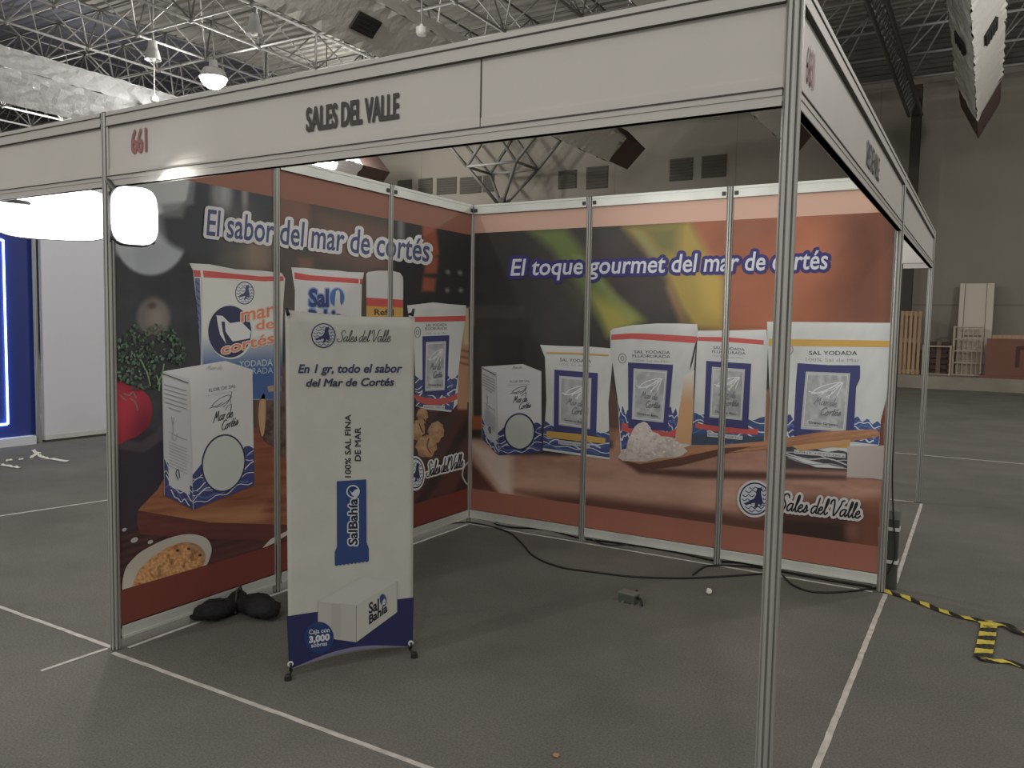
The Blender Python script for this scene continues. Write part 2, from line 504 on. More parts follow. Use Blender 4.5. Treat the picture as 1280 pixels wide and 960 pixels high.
# ------------------------------------------------------------------ space frame under the roof
G = 2.05
ZB, ZT = 8.6, 10.1
XS = [-17.2+G*i for i in range(-8, 12)]
YS = [10.6+G*j for j in range(-4, 7)]
sf = empty('space_frame', (XS[0], YS[0], ZB), 'white tubular space frame spanning under the hall roof', 'roof truss')
def part_tube(name, pts, r, m_, parent, seg=6):
    b = MB(); lo = Vector(parent.location) if parent else Vector((0, 0, 0))
    b.tube([Vector(p)-lo for p in pts], r, seg); return b.build(name, m_, parent, True)
for x in XS: part_tube('bottom_chord', [(x, YS[0], ZB), (x, YS[-1], ZB)], .035, STEELW, sf)
for y in YS: part_tube('bottom_chord', [(XS[0], y, ZB), (XS[-1], y, ZB)], .03, STEELW, sf)
for x in XS[:-1]: part_tube('top_chord', [(x+G/2, YS[0]+G/2, ZT), (x+G/2, YS[-1]-G/2, ZT)], .03, STEELG, sf)
for y in YS[:-1]: part_tube('top_chord', [(XS[0]+G/2, y+G/2, ZT), (XS[-1]-G/2, y+G/2, ZT)], .03, STEELG, sf)
webs = []
for i, x in enumerate(XS):
    for j, y in enumerate(YS):
        for dx in (-1, 1):
            for dy in (-1, 1):
                xx, yy = x+dx*G/2, y+dy*G/2
                if XS[0] < xx < XS[-1] and YS[0] < yy < YS[-1]:
                    a, c = (x, y, ZB), (xx, yy, ZT)
                    p, q = proj(a), proj(c)
                    mx_, my_ = (p[0]+q[0])/2, (p[1]+q[1])/2
                    vis = p[2] > .5 and q[2] > .5 and -20 < mx_ < 1300 and -20 < my_ < 178-.187*mx_ or (1000 < mx_ < 1300 and -20 < my_ < 1.6*(mx_-1000))
                    ln = math.hypot(p[0]-q[0], p[1]-q[1]) if vis else 0
                    webs.append((ln, a, c))
webs.sort(key=lambda t: -t[0])
for ln, a, c in webs[:100]: part_tube('web_strut', [a, c], .022, STEELW, sf, 5)
b = MB()
for ln, a, c in webs[100:]:
    b.tube([Vector(a)-sf.location, Vector(c)-sf.location], .022, 4)
tag(b.build('web_strut', STEELG, sf), kind='stuff')
b = MB()
for x in XS:
    for y in YS:
        r = bmesh.ops.create_icosphere(b.bm, subdivisions=1, radius=.085)['verts']
        for v in r: v.co += Vector((x, y, ZB))-sf.location
tag(b.build('node_joint', STEELG, sf, True), kind='stuff')
# lattice girder above the right-hand aisle, ending on the wall column
gd = empty('lattice_girder', (1.25, 6, 7.95), 'grey lattice girder running back to the dark column on the far wall', 'girder')
for dx in (-.17, .17):
    part_tube('chord', [(1.25+dx, 6, 7.95), (1.25+dx, 24.5, 7.95)], .05, STEELG, gd)
part_tube('chord', [(1.25, 6, 8.4), (1.25, 24.5, 8.4)], .05, STEELG, gd)
b = MB(); n = 44
for i in range(n):
    y0 = 6+18.5*i/n; y1 = 6+18.5*(i+1)/n
    for dx in (-.17, .17):
        b.tube([Vector((dx, y0-6, 0)), Vector((0, y1-6, .45))], .022, 4); b.tube([Vector((0, y1-6, .45)), Vector((dx, y1-6, 0))], .022, 4)
tag(b.build('lacing', STEELG, gd), kind='stuff')
# dark column against the far wall
c0 = empty('steel_column', (1.27, 24.75, PH), 'dark steel column standing against the far wall at right', 'column')
b = MB(); b.box(-.13, .13, -.16, -.13, 0, 8.5); b.box(-.13, .13, .13, .16, 0, 8.5); b.box(-.03, .03, -.13, .13, 0, 8.5)
b.build('shaft', mat('dark_column_paint', L(58, 52, 46), .7), c0)
b = MB(); b.box(-.25, .25, -.25, .25, 0, .03); b.build('base_plate', DGREY, c0)
# column with a branching tubular head, seen over the rear panels
c1 = empty('branching_column', (-12.4, 23.6, PH), 'grey column with a branching tubular head behind the booth', 'column')
part_tube('shaft', [(-12.4, 23.6, PH), (-12.4, 23.6, 6.3)], .16, STEELG, c1, 12)
for dx, dy in ((-1, -1), (1, -1), (-1, 1), (1, 1)):
    part_tube('strut', [(-12.4+dx*.12, 23.6+dy*.12, 6.1), (-12.4+dx*1.05, 23.6+dy*.8, 7.4)], .065, STEELG, c1)
    part_tube('strut', [(-12.4+dx*1.05, 23.6+dy*.8, 7.4), (-12.4+dx*2.2, 23.6+dy*.8, 8.6)], .06, STEELG, c1)
    part_tube('strut', [(-12.4+dx*1.05, 23.6+dy*.8, 7.4), (-12.4+dx*.1, 23.6+dy*.8, 8.6)], .06, STEELG, c1)
for dy in (-1, 1):
    part_tube('tie', [(-13.45, 23.6+dy*.8, 7.4), (-11.35, 23.6+dy*.8, 7.4)], .05, STEELW, c1)
for dx in (-1, 1):
    part_tube('tie', [(-12.4+dx*1.05, 22.8, 7.4), (-12.4+dx*1.05, 24.4, 7.4)], .05, STEELG, c1)
# ------------------------------------------------------------------ foil wrapped air ducts
FOIL = mat('crinkled_foil', L(240, 240, 240), .3, .6, bump=.6, bscale=7)
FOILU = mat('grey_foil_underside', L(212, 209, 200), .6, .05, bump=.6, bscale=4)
HOOD = mat('brown_duct_hood', L(84, 66, 58), .8)
def duct(x, zc, hw, hh, y0, yf, y1, label, grilles=(), shiny=(0, 1, 2, 3)):
    d = empty('air_duct', (x, y0, zc), label, 'air duct', 'foil wrapped air ducts')
    # diamond section, long crinkled sleeve
    sec = [(0, -hh), (hw, 0), (0, hh), (-hw, 0)]
    rr = random.Random(int(x*10)); n = int((yf-y0)/.17)
    names = ('lower_right_face', 'upper_right_face', 'upper_left_face', 'lower_left_face')
    for q in range(4):
        b = MB(); (xa, za), (xb, zb) = sec[q], sec[(q+1) % 4]
        nx, nz = (zb-za), -(xb-xa); l = math.hypot(nx, nz); nx /= l; nz /= l
        rows = []
        for i in range(n+1):
            y = (yf-y0)*i/n; row = []
            for k in range(6):
                t = k/5; e = rr.uniform(-.02, .03) if q in shiny else (rr.uniform(-.03, .03) if k in (0, 5) else 0)
                end = .35*t if q == 0 else .35*(1-t) if q == 3 else .35
                yy = y-(end+rr.uniform(0, .12) if i == n else 0)
                row.append(b.bm.verts.new((xa+(xb-xa)*t+nx*e, yy+(rr.uniform(-.05, .05) if 0 < i < n else 0), za+(zb-za)*t+nz*e)))
            rows.append(row)
        for r0, r1 in zip(rows, rows[1:]):
            for k in range(5): b.bm.faces.new((r0[k], r0[k+1], r1[k+1], r1[k]))
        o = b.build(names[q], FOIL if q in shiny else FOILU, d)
    b = MB(); b.prism([(p[0]*.96, p[1]*.96) for p in sec], yf-y0-.6, y1-y0, Matrix(((1, 0, 0, 0), (0, 0, 1, 0), (0, 1, 0, 0), (0, 0, 0, 1))))
    tag(b.build('end_hood', HOOD, d), 'dark brown end hood')
    for (y, side) in grilles:
        b = MB(); s_ = side
        u = Vector((s_*hw, 0, hh)).normalized(); nrm = Vector((s_*hh, 0, -hw)).normalized()
        ctr = Vector((s_*hw/2, y-y0, -hh/2))
        M_ = Matrix((( 0, u.x, nrm.x, ctr.x), (1, u.y, nrm.y, ctr.y), (0, u.z, nrm.z, ctr.z), (0, 0, 0, 1)))
        b.box(-.3, .3, -.17, .17, 0, .05, M_)
        for k in range(4): b.box(-.27, .27, -.12+.08*k-.01, -.12+.08*k+.01, .05, .062, M_)
        tag(b.build('grille', mat('dark_grille', L(52, 50, 48), .8), d), 'dark square grille')
    return d
duct(2.95, 7.45, .46, .9, 5, 19.9, 22.0, 'foil wrapped air duct overhead at right, ending in a pointed brown hood', [(14.9, 1), (15.3, -1)], (2, 3))
duct(-1.55, 7.2, .5, .62, 8, 20.6, 22.0, 'foil wrapped air duct mostly hidden behind the right corner post', (), (1, 2, 3))
duct(-6.75, 7.2, .62, .62, 5, 20.6, 22.0, 'foil wrapped air duct above the name board, with its brown hood seen below it', [(9.1, 1)], (2, 3))
duct(-17.0, 7.3, .6, .66, 2, 20.6, 22.0, 'brightly lit foil wrapped air duct at far left', [(7.6, 1)], (0, 1, 2, 3))
# ------------------------------------------------------------------ hall lamps
LAMPON = mat('lit_lamp_glass', (1, 1, 1, 1), .4, emit=(1, .97, .93, 1), estr=30)
def highbay(loc, lit, label, r=.3):
    h = empty('high_bay_lamp', loc, label, 'ceiling lamp', None)
    b = MB(); b.lathe([(0, .45), (.1, .45), (.12, .28), (r*.75, .22), (r, 0), (r-.02, 0), (r*.7, .19), (0, .2)], 24)
    b.build('reflector', mat('spun_aluminium', L(190, 190, 188), .35, .5), h)
    b = MB()
    if lit: b.lathe([(0, -r*.75), (r*.45, -r*.66), (r*.8, -r*.35), (r*.94, .0), (r*.8, .14), (0, .16)], 24)
    else: b.lathe([(0, -.03), (r*.35, 0), (r*.35, .1), (0, .1)], 20)
    b.build('bulb', LAMPON if lit else WHITEP, h)
    b = MB(); b.tube([(0, 0, .44), (0, 0, 10.9-loc[2])], .02, 6); b.build('stem', STEELG, h)
    return h
highbay(tuple(hit(267, 98, (0, 12.2, 0), (0, 1, 0))), True, 'bright lit high bay lamp above the booth number at left', .36)
highbay(tuple(hit(408, 204, (0, 18.3, 0), (0, 1, 0))), True, 'bright lit high bay lamp just above the top rail of the left wall', .4)
highbay(tuple(hit(318, 44, (0, 0, 8.0), (0, 0, 1))), False, 'unlit round high bay lamp right of the bright one', .2)
highbay(tuple(hit(191, 75, (0, 0, 8.0), (0, 0, 1))), False, 'unlit round high bay lamp left of the bright one', .2)
def pendant(px, py, Y, top, label):
    p = Vector(hit(px, py, (0, Y, 0), (0, 1, 0)))
    h = empty('pendant_unit', p, label, 'pendant')
    b = MB(); b.lathe([(0, .12), (.03, .12), (.04, .07), (.1, .06), (.1, -.04), (.08, -.07), (0, -.07)], 18); b.build('housing', WHITEP, h)
    b = MB(); b.tube([(0, 0, .11), (0, 0, top-p.z)], .018, 6); b.build('rod', STEELW, h)
pendant(193, 124, 11.6, 10.9, 'small white pendant hanging left of the bright lamp')
pendant(527, 39, 9.5, 10.9, 'small white pendant hanging in front of the air duct above the name board')
# ------------------------------------------------------------------ booth frame
S = .99; T = 2.46
def post_profile(r=.0225):
    P = []
    for k in range(8):
        a = k*math.pi/4
        for (da, rr) in ((-.36, r), (-.15, r), (-.12, r*.5), (.12, r*.5), (.15, r), (.36, r)):
            P.append((rr/math.cos(da)*math.cos(a+da), rr/math.cos(da)*math.sin(a+da)))
    return P
def booth_post(x, y, label, top=T, z0=0.0, group='grooved aluminium booth posts'):
    o = empty('booth_post', (x, y, z0), label, 'post', group)
    b = MB(); b.prism(post_profile(), .004, top-z0); b.build('upright', ALU, o)
    b = MB(); b.lathe([(0, 0), (.021, 0), (.021, .012), (.012, .014), (0, .014)], 12); b.build('foot', DGREY, o)
    b = MB(); b.lathe([(0, top-z0), (.02, top-z0), (.02, top-z0+.004), (0, top-z0+.006)], 8); b.build('cap', DGREY, o)
    return o
booth_post(0, 0, 'left front corner post beside the glaring floodlight')
booth_post(0, S, 'post on the left mural cutting through the word sabor')
booth_post(0, 2*S, 'post on the left mural beside the printed canister')
booth_post(0, 3*S, 'corner post where the two murals meet')
booth_post(S, 3*S, 'post on the right mural crossing the word gourmet')
booth_post(2*S, 3*S, 'post on the right mural between the words mar and de')
booth_post(3*S, 3*S, 'post at the right end of the right mural')
booth_post(3*S, 0, 'nearest tall post at the right front corner of the booth')
booth_post(-3*S, 0, 'post carrying the outer left end of the left name board')
booth_post(3*S, 6*S, 'far post of the next booth beyond the right mural')
def rail(mb, L_, z0, z1, d=.016):
    mb.box(.022, L_-.022, -d, d, z0, z1); mb.box(.022, L_-.022, -d-.003, d+.003, z0, z0+.012); mb.box(.022, L_-.022, -d-.003, d+.003, z1-.016, z1)
def wall_panel(x, y, rz, label, group):
    p = empty('wall_panel', (x, y, 0), label, 'wall panel', group, rz)
    b = MB(); b.box(.02, S-.02, -.003, .001, .09, 2.42); b.build('board', BOARD, p)
    b = MB(); rail(b, S, 2.39, T); b.build('top_rail', RAIL, p)
    b = MB(); rail(b, S, .045, .108); b.build('bottom_rail', RAIL, p)
    b = MB()
    for xx in (.04, S-.04): b.box(xx-.012, xx+.012, -.022, .022, 2.405, 2.43)
    b.build('lock_screw', DGREY, p)
for i, n in enumerate(('front panel of the left wall carrying the printed bowl', 'middle panel of the left wall behind the standing banner', 'rear panel of the left wall at the corner')):
    wall_panel(0, i*S, math.pi/2, n, 'panels of the left wall')
for i, n in enumerate(('left panel of the rear wall carrying the printed small box', 'middle panel of the rear wall carrying the printed salt heap', 'right panel of the rear wall carrying the largest printed pouch')):
    wall_panel(i*S, 3*S, 0, n, 'panels of the rear wall')
# name boards over the openings
def fascia(x, y, rz, L_, joints, label, ends=True, group='name boards over the booth openings'):
    f = empty('name_board', (x, y, 0), label, 'sign board', group, rz)
    b = MB(); rail(b, L_, 2.40, T, .017); b.build('top_beam', BOARD if False else mat('fascia_beam', L(192, 188, 181), .5, .15), f)
    b = MB(); rail(b, L_, 2.135, 2.178, .012); b.build('bottom_beam', mat('fascia_beam', L(192, 188, 181), .5, .15), f)
    xs = [.02]+joints+[L_-.02]
    for a, c in zip(xs, xs[1:]):
        b = MB(); b.box(a+.001, c-.001, -.004, .004, 2.19, 2.405); b.box(a+.001, c-.001, -.007, .007, 2.176, 2.212); b.build('board', BOARD, f)
    b = MB(); b.box(.02, L_-.02, -.0185, .0185, 2.178, 2.1815); b.box(.02, L_-.02, -.0185, .0185, 2.3985, 2.4005); b.box(.02, L_-.02, -.0205, .0205, 2.440, 2.4425)
    for a in joints: b.box(a-.0015, a+.0015, -.0075, .0075, 2.182, 2.398)
    b.build('groove', SEAM, f)
    return f
FF = fascia(0, 0, 0, 3*S, [2.0], 'long white name board over the front of the booth')
FR = fascia(3*S, 0, math.pi/2, 3*S, [], 'white name board over the right side of the booth')
fascia(3*S, 3*S, math.pi/2, 3*S, [], 'white name board of the next booth beyond the right mural')
fascia(0, 6*S, 0, 3*S, [], 'white name board seen through the gap behind the right mural')
fascia(-3*S, 0, 0, 3*S, [], 'white name board left of the booth, washed out by the floodlight')
PF = ((0, -.0078, 0), (0, -1, 0)); PR = ((3*S+.0078, 0, 0), (1, 0, 0))
def fpx(plane, x, z, ax):
    # point on the name board, given along-board metres and height, as the picture coordinate the print helper expects
    p = (x, plane[0][1], z) if ax == 0 else (plane[0][0], x, z)
    return proj(p)[:2]
def board_text(t, plane, ax, x0, x1, z0, z1, col, bold, nm, f, ow=.9):
    p = Print(plane); Q = [fpx(plane, x0, z0, ax), fpx(plane, x1, z0, ax), fpx(plane, x0, z1, ax), fpx(plane, x1, z1, ax)]
    p.text(t, Q, col, bold, outline=col, ow=ow, cap=.729)
    o = p.build(nm, INK); o.parent = f; o.matrix_parent_inverse = (Matrix.Translation(f.location) @ Matrix.Rotation(f.rotation_euler.z, 4, 'Z')).inverted()
    return o
def at_front(x, y): h = hit(x, y, PF[0], PF[1]); return h[0], h[2]
a0 = at_front(383, 164); a1 = at_front(498, 150); a2 = at_front(498, 114)
board_text('SALES DEL VALLE', PF, 0, a0[0], a1[0], a0[1], a2[1]-.002, (76, 73, 72), .01, 'lettering', FF, 1.5)
a0 = at_front(164.5, 192); a1 = at_front(183, 190)
tag(board_text('661', PF, 0, a0[0], a1[0], a0[1], a0[1]+.105, (160, 108, 110), .0, 'booth_number', FF, 1.4), 'red booth number')
def at_right(x, y): h = hit(x, y, PR[0], PR[1]); return h[1], h[2]
a0 = at_right(1009.3, 100); a1 = at_right(1017.5, 108)
tag(board_text('661', PR, 1, a0[0], a1[0], 2.235, 2.345, (150, 70, 74), .0, 'booth_number', FR, .3), 'red booth number')
a0 = at_right(1084, 200); a1 = at_right(1099, 222)
board_text('SALES DEL VALLE', PR, 1, a0[0], a1[0], 2.235, 2.345, (62, 60, 60), .0, 'lettering', FR, .25)
# ------------------------------------------------------------------ murals
PL = ((.004, 0, 0), (1, 0, 0)); PB = ((0, 3*S-.004, 0), (0, -1, 0))
NAVY = (58, 60, 118); NAVYD = (44, 46, 84); WHT = (208, 210, 206); RED = (205, 78, 74); YEL = (206, 160, 66); ORG = (222, 116, 84)
def lpx(y, z): return proj((PL[0][0], y, z))[:2]
def bpx(x, z): return proj((x, PB[0][1], z))[:2]
ML = empty('wall_mural', (0, 0, 0), 'printed kitchen scene with salt packs covering the left wall', 'mural', 'printed murals inside the booth')
MR = empty('wall_mural', (0, 3*S, 0), 'printed row of salt packs on a table covering the rear wall', 'mural', 'printed murals inside the booth')
GL = 1.5; GB = 1.22
def emblem(p, cx, cy, rx, ry, ring=NAVY, halo=None, light=(196, 202, 212)):
    if halo is not None: p.poly(ell(cx, cy, rx*1.14, ry*1.14), halo)
    p.poly(ell(cx, cy, rx, ry), ring); p.poly(ell(cx, cy, rx*.91, ry*.91), light)
    def q(u, v): return (cx+u*rx, cy+v*ry)
    rnd = random.Random(4)
    for v0, u0, u1 in ((-.66, -.35, .45), (-.45, -.62, .1), (-.2, -.8, .0), (.05, -.82, -.3), (.3, -.7, -.2), (.52, -.62, .6), (.72, -.4, .45), (-.5, .45, .75), (-.25, .5, .85), (.0, .52, .86), (.25, .5, .82), (.42, .1, .75)):
        n = max(3, int((u1-u0)/.2)); pts = [q(u0+(u1-u0)*i/n, v0+(.07 if i % 2 else -.05)) for i in range(n+1)]
        p.stroke(smooth(pts, 3), max(.5, rx*.055), ring, joint=False)
    seal = [(-.7, .3), (-.35, .12), (-.05, -.02), (.08, -.25), (.1, -.5), (.2, -.68), (.38, -.66), (.52, -.6), (.4, -.45), (.42, -.2), (.5, .05), (.52, .28), (.36, .42), (.25, .3), (.15, .5), (-.1, .56), (.0, .4), (.02, .25), (-.3, .3), (-.55, .4)]
    p.poly([q(u, v) for u, v in seal], ring)
def waves(p, P, base=(58, 66, 128), n=5, seed=1, w=1.6, tones=((200, 206, 214), (84, 112, 172), (40, 44, 84))):
    """band of wave lines: P = [left-top, right-top, left-bottom, right-bottom]"""
    f = quadmap([P[2], P[3], P[0], P[1]]); rnd = random.Random(seed)
    top = [(i/14, 1+.1*math.sin(i*1.25+seed)) for i in range(15)]
    out = [tuple(x) for x in f([a for a, _ in top], [c for _, c in top])]
    p.poly(out+[tuple(P[3]), tuple(P[2])], base)
    for k in range(n):
        v0 = .92-.86*(k+.5)/n; ph = rnd.uniform(0, 6); am = rnd.uniform(.03, .09); u0 = rnd.uniform(-.1, .25) if k % 2 else 0; u1 = rnd.uniform(.75, 1) if k % 3 else 1
        u0 = max(0, u0)
        pts = [(u0+(u1-u0)*i/16, v0+am*math.sin(i*.55+ph)+.05*math.sin(i*1.1+ph)) for i in range(17)]
        p.stroke([tuple(x) for x in f([a for a, _ in pts], [c for _, c in pts])], w*(1 if k % 2 else .7), tones[0] if k % 3 != 1 else tones[1], joint=False)
def shade(c, fn):
    c = np.asarray(c, float)
    return lambda x, y: np.clip(c[None, :]*fn(x, y)[:, None], 0, 255)
def flat(c):
    c = np.asarray(c, float); return lambda x, y: np.tile(c, (len(x), 1))
# ---- left mural backdrop
def left_bg(x, y):
    c = np.tile(np.array((56., 58., 62.)), (len(x), 1))  # dark base lifted to include the lamp's veiling glare
    n = fbm(x/26, y/26)
    c += ((n-.5)*18)[:, None]
    c = mixc(c, spoly(x, y, [(262, 225), (500, 265), (512, 420), (330, 420), (262, 330)], 22)*.75, (88, 80, 72))
    c = mixc(c, spoly(x, y, [(345, 238), (388, 246), (388, 300), (345, 296)], 4)*.7, (140, 92, 78))
    c = mixc(c, spoly(x, y, [(395, 262), (490, 285), (490, 345), (400, 320)], 9)*.55, (132, 92, 78))
    c = mixc(c, spoly(x, y, [(310, 300), (335, 300), (335, 335), (310, 335)], 5)*.5, (150, 98, 84))
    c = mixc(c, spoly(x, y, [(373, 322), (391, 322), (391, 342), (373, 342)], 4)*.5, (150, 98, 84))
    # hanging pans and glass, out of focus
    c = mixc(c, sell(x, y, 188, 290, 47, 54, .04)*.95, (170, 178, 184))
    c = mixc(c, sell(x, y, 262, 236, 86, 84, .05), (62, 66, 72))
    c = mixc(c, spoly(x, y, [(140, 215), (238, 215), (240, 222), (234, 250), (222, 262), (200, 268), (140, 268)], 2.2)*.95, (188, 195, 194))
    c = mixc(c, spoly(x, y, [(238, 220), (245, 222), (242, 255), (232, 258)], 2)*.7, (128, 134, 138))
    c = mixc(c, spoly(x, y, [(202, 256), (234, 252), (228, 272), (204, 272)], 3)*.8, (120, 124, 126))
    c = mixc(c, spoly(x, y, [(140, 262), (200, 262), (206, 300), (140, 320)], 6)*.6, (190, 196, 198))
    for xx, w, h in ((284, 7, 260), (274, 10, 246), (306, 4, 262)):
        c = mixc(c, sell(x, y, xx, 242, w, 22, .5)*.55, (176, 178, 176))
    c = mixc(c, sell(x, y, 300, 300, 26, 46, .5)*.3, (150, 142, 128))
    c = mixc(c, sell(x, y, 325, 318, 20, 22, .5)*.5, (148, 132, 112))
    c = mixc(c, sell(x, y, 192, 397, 21, 25, .15)*.85, (112, 104, 98))
    c = mixc(c, sell(x, y, 196, 398, 11, 16, .5)*.8, (132, 124, 114))
    c = mixc(c, sell(x, y, 190, 382, 5, 4, .5)*.8, (62, 58, 58))
    # right part
    c = mixc(c, spoly(x, y, [(492, 262), (590, 280), (590, 420), (492, 420)], 4), (46, 47, 48))
    c = mixc(c, spoly(x, y, [(497, 272), (505, 274), (505, 300), (497, 298)], 3)*.8, (128, 132, 134))
    for P in ([(528, 280), (546, 283), (546, 292), (549, 318), (541, 322), (529, 318)], [(532, 320), (548, 322), (546, 342), (530, 342)], [(529, 346), (545, 348), (543, 364), (527, 364)]):
        c = mixc(c, spoly(x, y, P, 2.2), (150, 76, 54))
    for xx, yy in ((560, 340), (575, 341), (559, 363), (576, 363)):
        c = mixc(c, sell(x, y, xx, yy, 2.6, 2.6, .6), (120, 122, 122))
    # dark pot and table
    c = mixc(c, spoly(x, y, [(140, 530), (205, 545), (250, 560), (235, 640), (180, 690), (140, 690)], 8), (50, 44, 54))
    c = mixc(c, spoly(x, y, [(140, 545), (175, 553), (196, 540), (206, 520), (206, 548), (180, 566), (140, 560)], 1.5)*.6, (88, 74, 84))
    tb = spoly(x, y, [(140, 668), (200, 648), (360, 660), (360, 760), (140, 800)], 6)
    gr = .5+.5*np.sin((y+x*.28)*.62+4*fbm(x/40, y/9))
    c = mixc(c, tb, (78, 46, 44)); c = mixc(c, tb*gr*.55, (40, 28, 30)); c = mixc(c, tb*spoly(x, y, [(262, 690), (360, 660), (360, 720), (240, 740)], 10)*.6, (96, 50, 44))
    c = mixc(c, spoly(x, y, [(318, 455), (360, 455), (360, 560), (318, 545)], 4)*.9, (118, 78, 62))
    # planks lower right
    pk = spoly(x, y, [(505, 505), (590, 505), (590, 660), (505, 660)], 3)
    pl = .5+.5*np.sin((x*.9+y*.55)*.17+1.2*fbm(x/20, y/20))
    c = mixc(c, pk, (86, 50, 46)); c = mixc(c, pk*np.clip(pl*2-1, 0, 1)*.9, (46, 40, 40)); c = mixc(c, pk*spoly(x, y, [(520, 520), (572, 520), (545, 578), (520, 578)], 6)*.8, (62, 54, 54))
    c = mixc(c, spoly(x, y, [(572, 385), (590, 385), (590, 512), (572, 512), (568, 470)], 1.5), (176, 128, 92))
    c = mixc(c, spoly(x, y, [(574, 385), (590, 385), (590, 432), (580, 432)], 2)*.8, (200, 176, 128))
    for yy in (436, 444, 452):
        c = mixc(c, spoly(x, y, [(574, yy), (590, yy+3), (590, yy+6), (574, yy+3)], 1)*.7, (120, 72, 52))
    return c
def mural_rect(px, a0, a1, z0, z1, n=24):
    A = [a0+(a1-a0)*i/n for i in range(n+1)]
    return [px(a, z1) for a in A]+[px(a, z0) for a in reversed(A)]
p = Print(PL, 0, GL, fade=.16); p.fill(mural_rect(lpx, .024, 3*S-.024, .108, 2.392), left_bg, 1.7); p.build('backdrop', INK, ML)
def band(P, px, a0, a1, z0, z1, col, name, par):
    p = Print(P, 4e-4, 1.0, fade=.1); p.fill(mural_rect(px, a0, a1, z0, z1), flat(col), 8); p.build(name, INK, par)
# ---- left mural things
def lp(base): return Print(PL, base, GL, fade=.16)
p = lp(6e-4)   # parsley
rnd = random.Random(7)
for k in range(620):
    u = rnd.random(); ang = rnd.uniform(0, 6.28); r_ = math.sqrt(rnd.random())
    cx, cy = 186+r_*46*math.cos(ang), 446+r_*44*math.sin(ang)
    if cy > 490-(cx-150)*.12 or cx > 235 or (cy > 455 and cx > 202) or cx < 146: continue
    if fbm(np.array([cx/9]), np.array([cy/9]))[0] < .42: continue
    s_ = rnd.uniform(1.4, 3.4); t = rnd.uniform(0, 6.28); g = rnd.uniform(.55, 1.15)
    p.poly([(cx+s_*math.cos(t+q*1.257)*(1 if q % 2 else .55), cy+s_*math.sin(t+q*1.257)*(1 if q % 2 else .6)) for q in range(5)], (86*g, 112*g, 90*g))
for a in ((196, 470, 199, 488), (176, 450, 188, 482), (205, 455, 197, 480)):
    p.stroke([(a[0], a[1]), ((a[0]+a[2])/2+2, (a[1]+a[3])/2), (a[2], a[3])], 1.6, (116, 142, 100))
p.build('printed_parsley', INK, ML)
p = lp(1.2e-3)
TP = [(146, 481), (160, 482), (178, 488), (188, 500), (190, 515), (186, 532), (172, 545), (158, 550), (146, 551)]
p.fill(smooth(TP, 4, True), lambda x, y: mixc(mixc(np.tile(np.array((150., 34., 52.)), (len(x), 1)), sell(x, y, 160, 512, 26, 30, .6)*.8, (186, 44, 58)), sell(x, y, 180, 535, 14, 22, .8)*.6, (92, 26, 46)))
for q in (((155, 492), (162, 494), (166, 490), (170, 497)), ((163, 498), (169, 503), (172, 512)), ((157, 500), (150, 494))):
    p.stroke(smooth(q, 4), 1.4, (110, 112, 96))
p.build('printed_tomato', INK, ML)
p = lp(1.2e-3)  # salt bag with orange lettering
BG = [(236.8, 329), (262.5, 330.4), (294.4, 336.6), (326, 338.3), (352, 341), (356.4, 348), (354, 381), (352, 500), (251, 500), (251, 455), (249, 409), (241.3, 338.3)]
def bagc(x, y):
    c = np.tile(np.array((206., 205., 196.)), (len(x), 1))
    c = mixc(c, np.clip((x-343)/14, 0, 1)*.3, (150, 150, 146)); c = mixc(c, np.clip((y-418)/44, 0, 1)*np.clip((x-251)/3, 0, 1), (62, 92, 152))
    return c
p.fill(BG, bagc)
p.poly([(241.3, 337.4), (250.5, 338.3), (251, 346), (243, 346.3)], RED)
p.poly([(253.6, 338), (290.8, 341.9), (325, 345.5), (354.5, 345.4), (354.5, 351), (329.8, 351.6), (290.8, 348.6), (254.5, 346.7)], RED)
p.poly([(243.3, 347.5), (249.6, 347.5), (251.5, 400), (251.5, 455), (249.5, 430)], (96, 108, 150))
for yy in range(352, 410, 9): p.stroke([(244.5+(yy-350)*.06, yy), (249, yy+4)], 1.3, (60, 66, 112))
p.stroke([(252, 347), (252.6, 480)], .8, (170, 172, 176))
emblem(p, 305.9, 366.3, 11.9, 14.5, (66, 74, 112), None, (196, 204, 212))
p.poly(ell(288.5, 416, 28, 33), (196, 202, 212)); p.poly(ell(287.3, 414.5, 27, 32.5), (50, 52, 84))
p.poly([(270.5, 394), (278.4, 395), (287.3, 403.9), (301.5, 402), (313.9, 414.5), (312, 423), (290.8, 427), (282, 414.5), (281, 402), (276.7, 402), (278.4, 414.5), (282.9, 430.4), (274.9, 418), (272, 404)], (200, 202, 204))
p.grp('heading'); p.text('YODADA', [(298.8, 458.7), (341, 457), (298.8, 450.8), (341, 448.3)], (176, 196, 214), .01)
p.text('FLUORURADA', [(278, 469), (341.5, 466.3), (278, 461), (341.5, 458.6)], (150, 178, 204), .01); p.grp('')
for t, Q in (('mar', [(301.5, 402), (343, 394.5), (301.5, 389), (343, 380)]), ('de', [(320, 412), (343, 410), (320, 400), (343, 397)]), ('cortés', [(276.7, 443), (343, 428), (276.7, 430), (343, 414)])):
    p.text(t, Q, ORG, .015, 0, (226, 190, 172), 2.6, cap=.55 if t == 'mar' else .729)
p.build('printed_salt_bag', INK, ML)
def board_top(x, y):
    n = fbm(x/60, (y+x*.08)/5)
    c = mixc(np.tile(np.array((156., 92., 60.)), (len(x), 1)), np.clip(n*1.5-.4, 0, 1), (112, 58, 40))
    c = mixc(c, spoly(x, y, [(200, 645), (330, 630), (330, 652), (220, 652)], 8)*.6, (196, 140, 88))
    c = mixc(c, spoly(x, y, [(316, 530), (360, 530), (360, 590), (316, 600)], 8)*.5, (128, 62, 44))
    return c
p = lp(9e-4)    # wooden cutting board
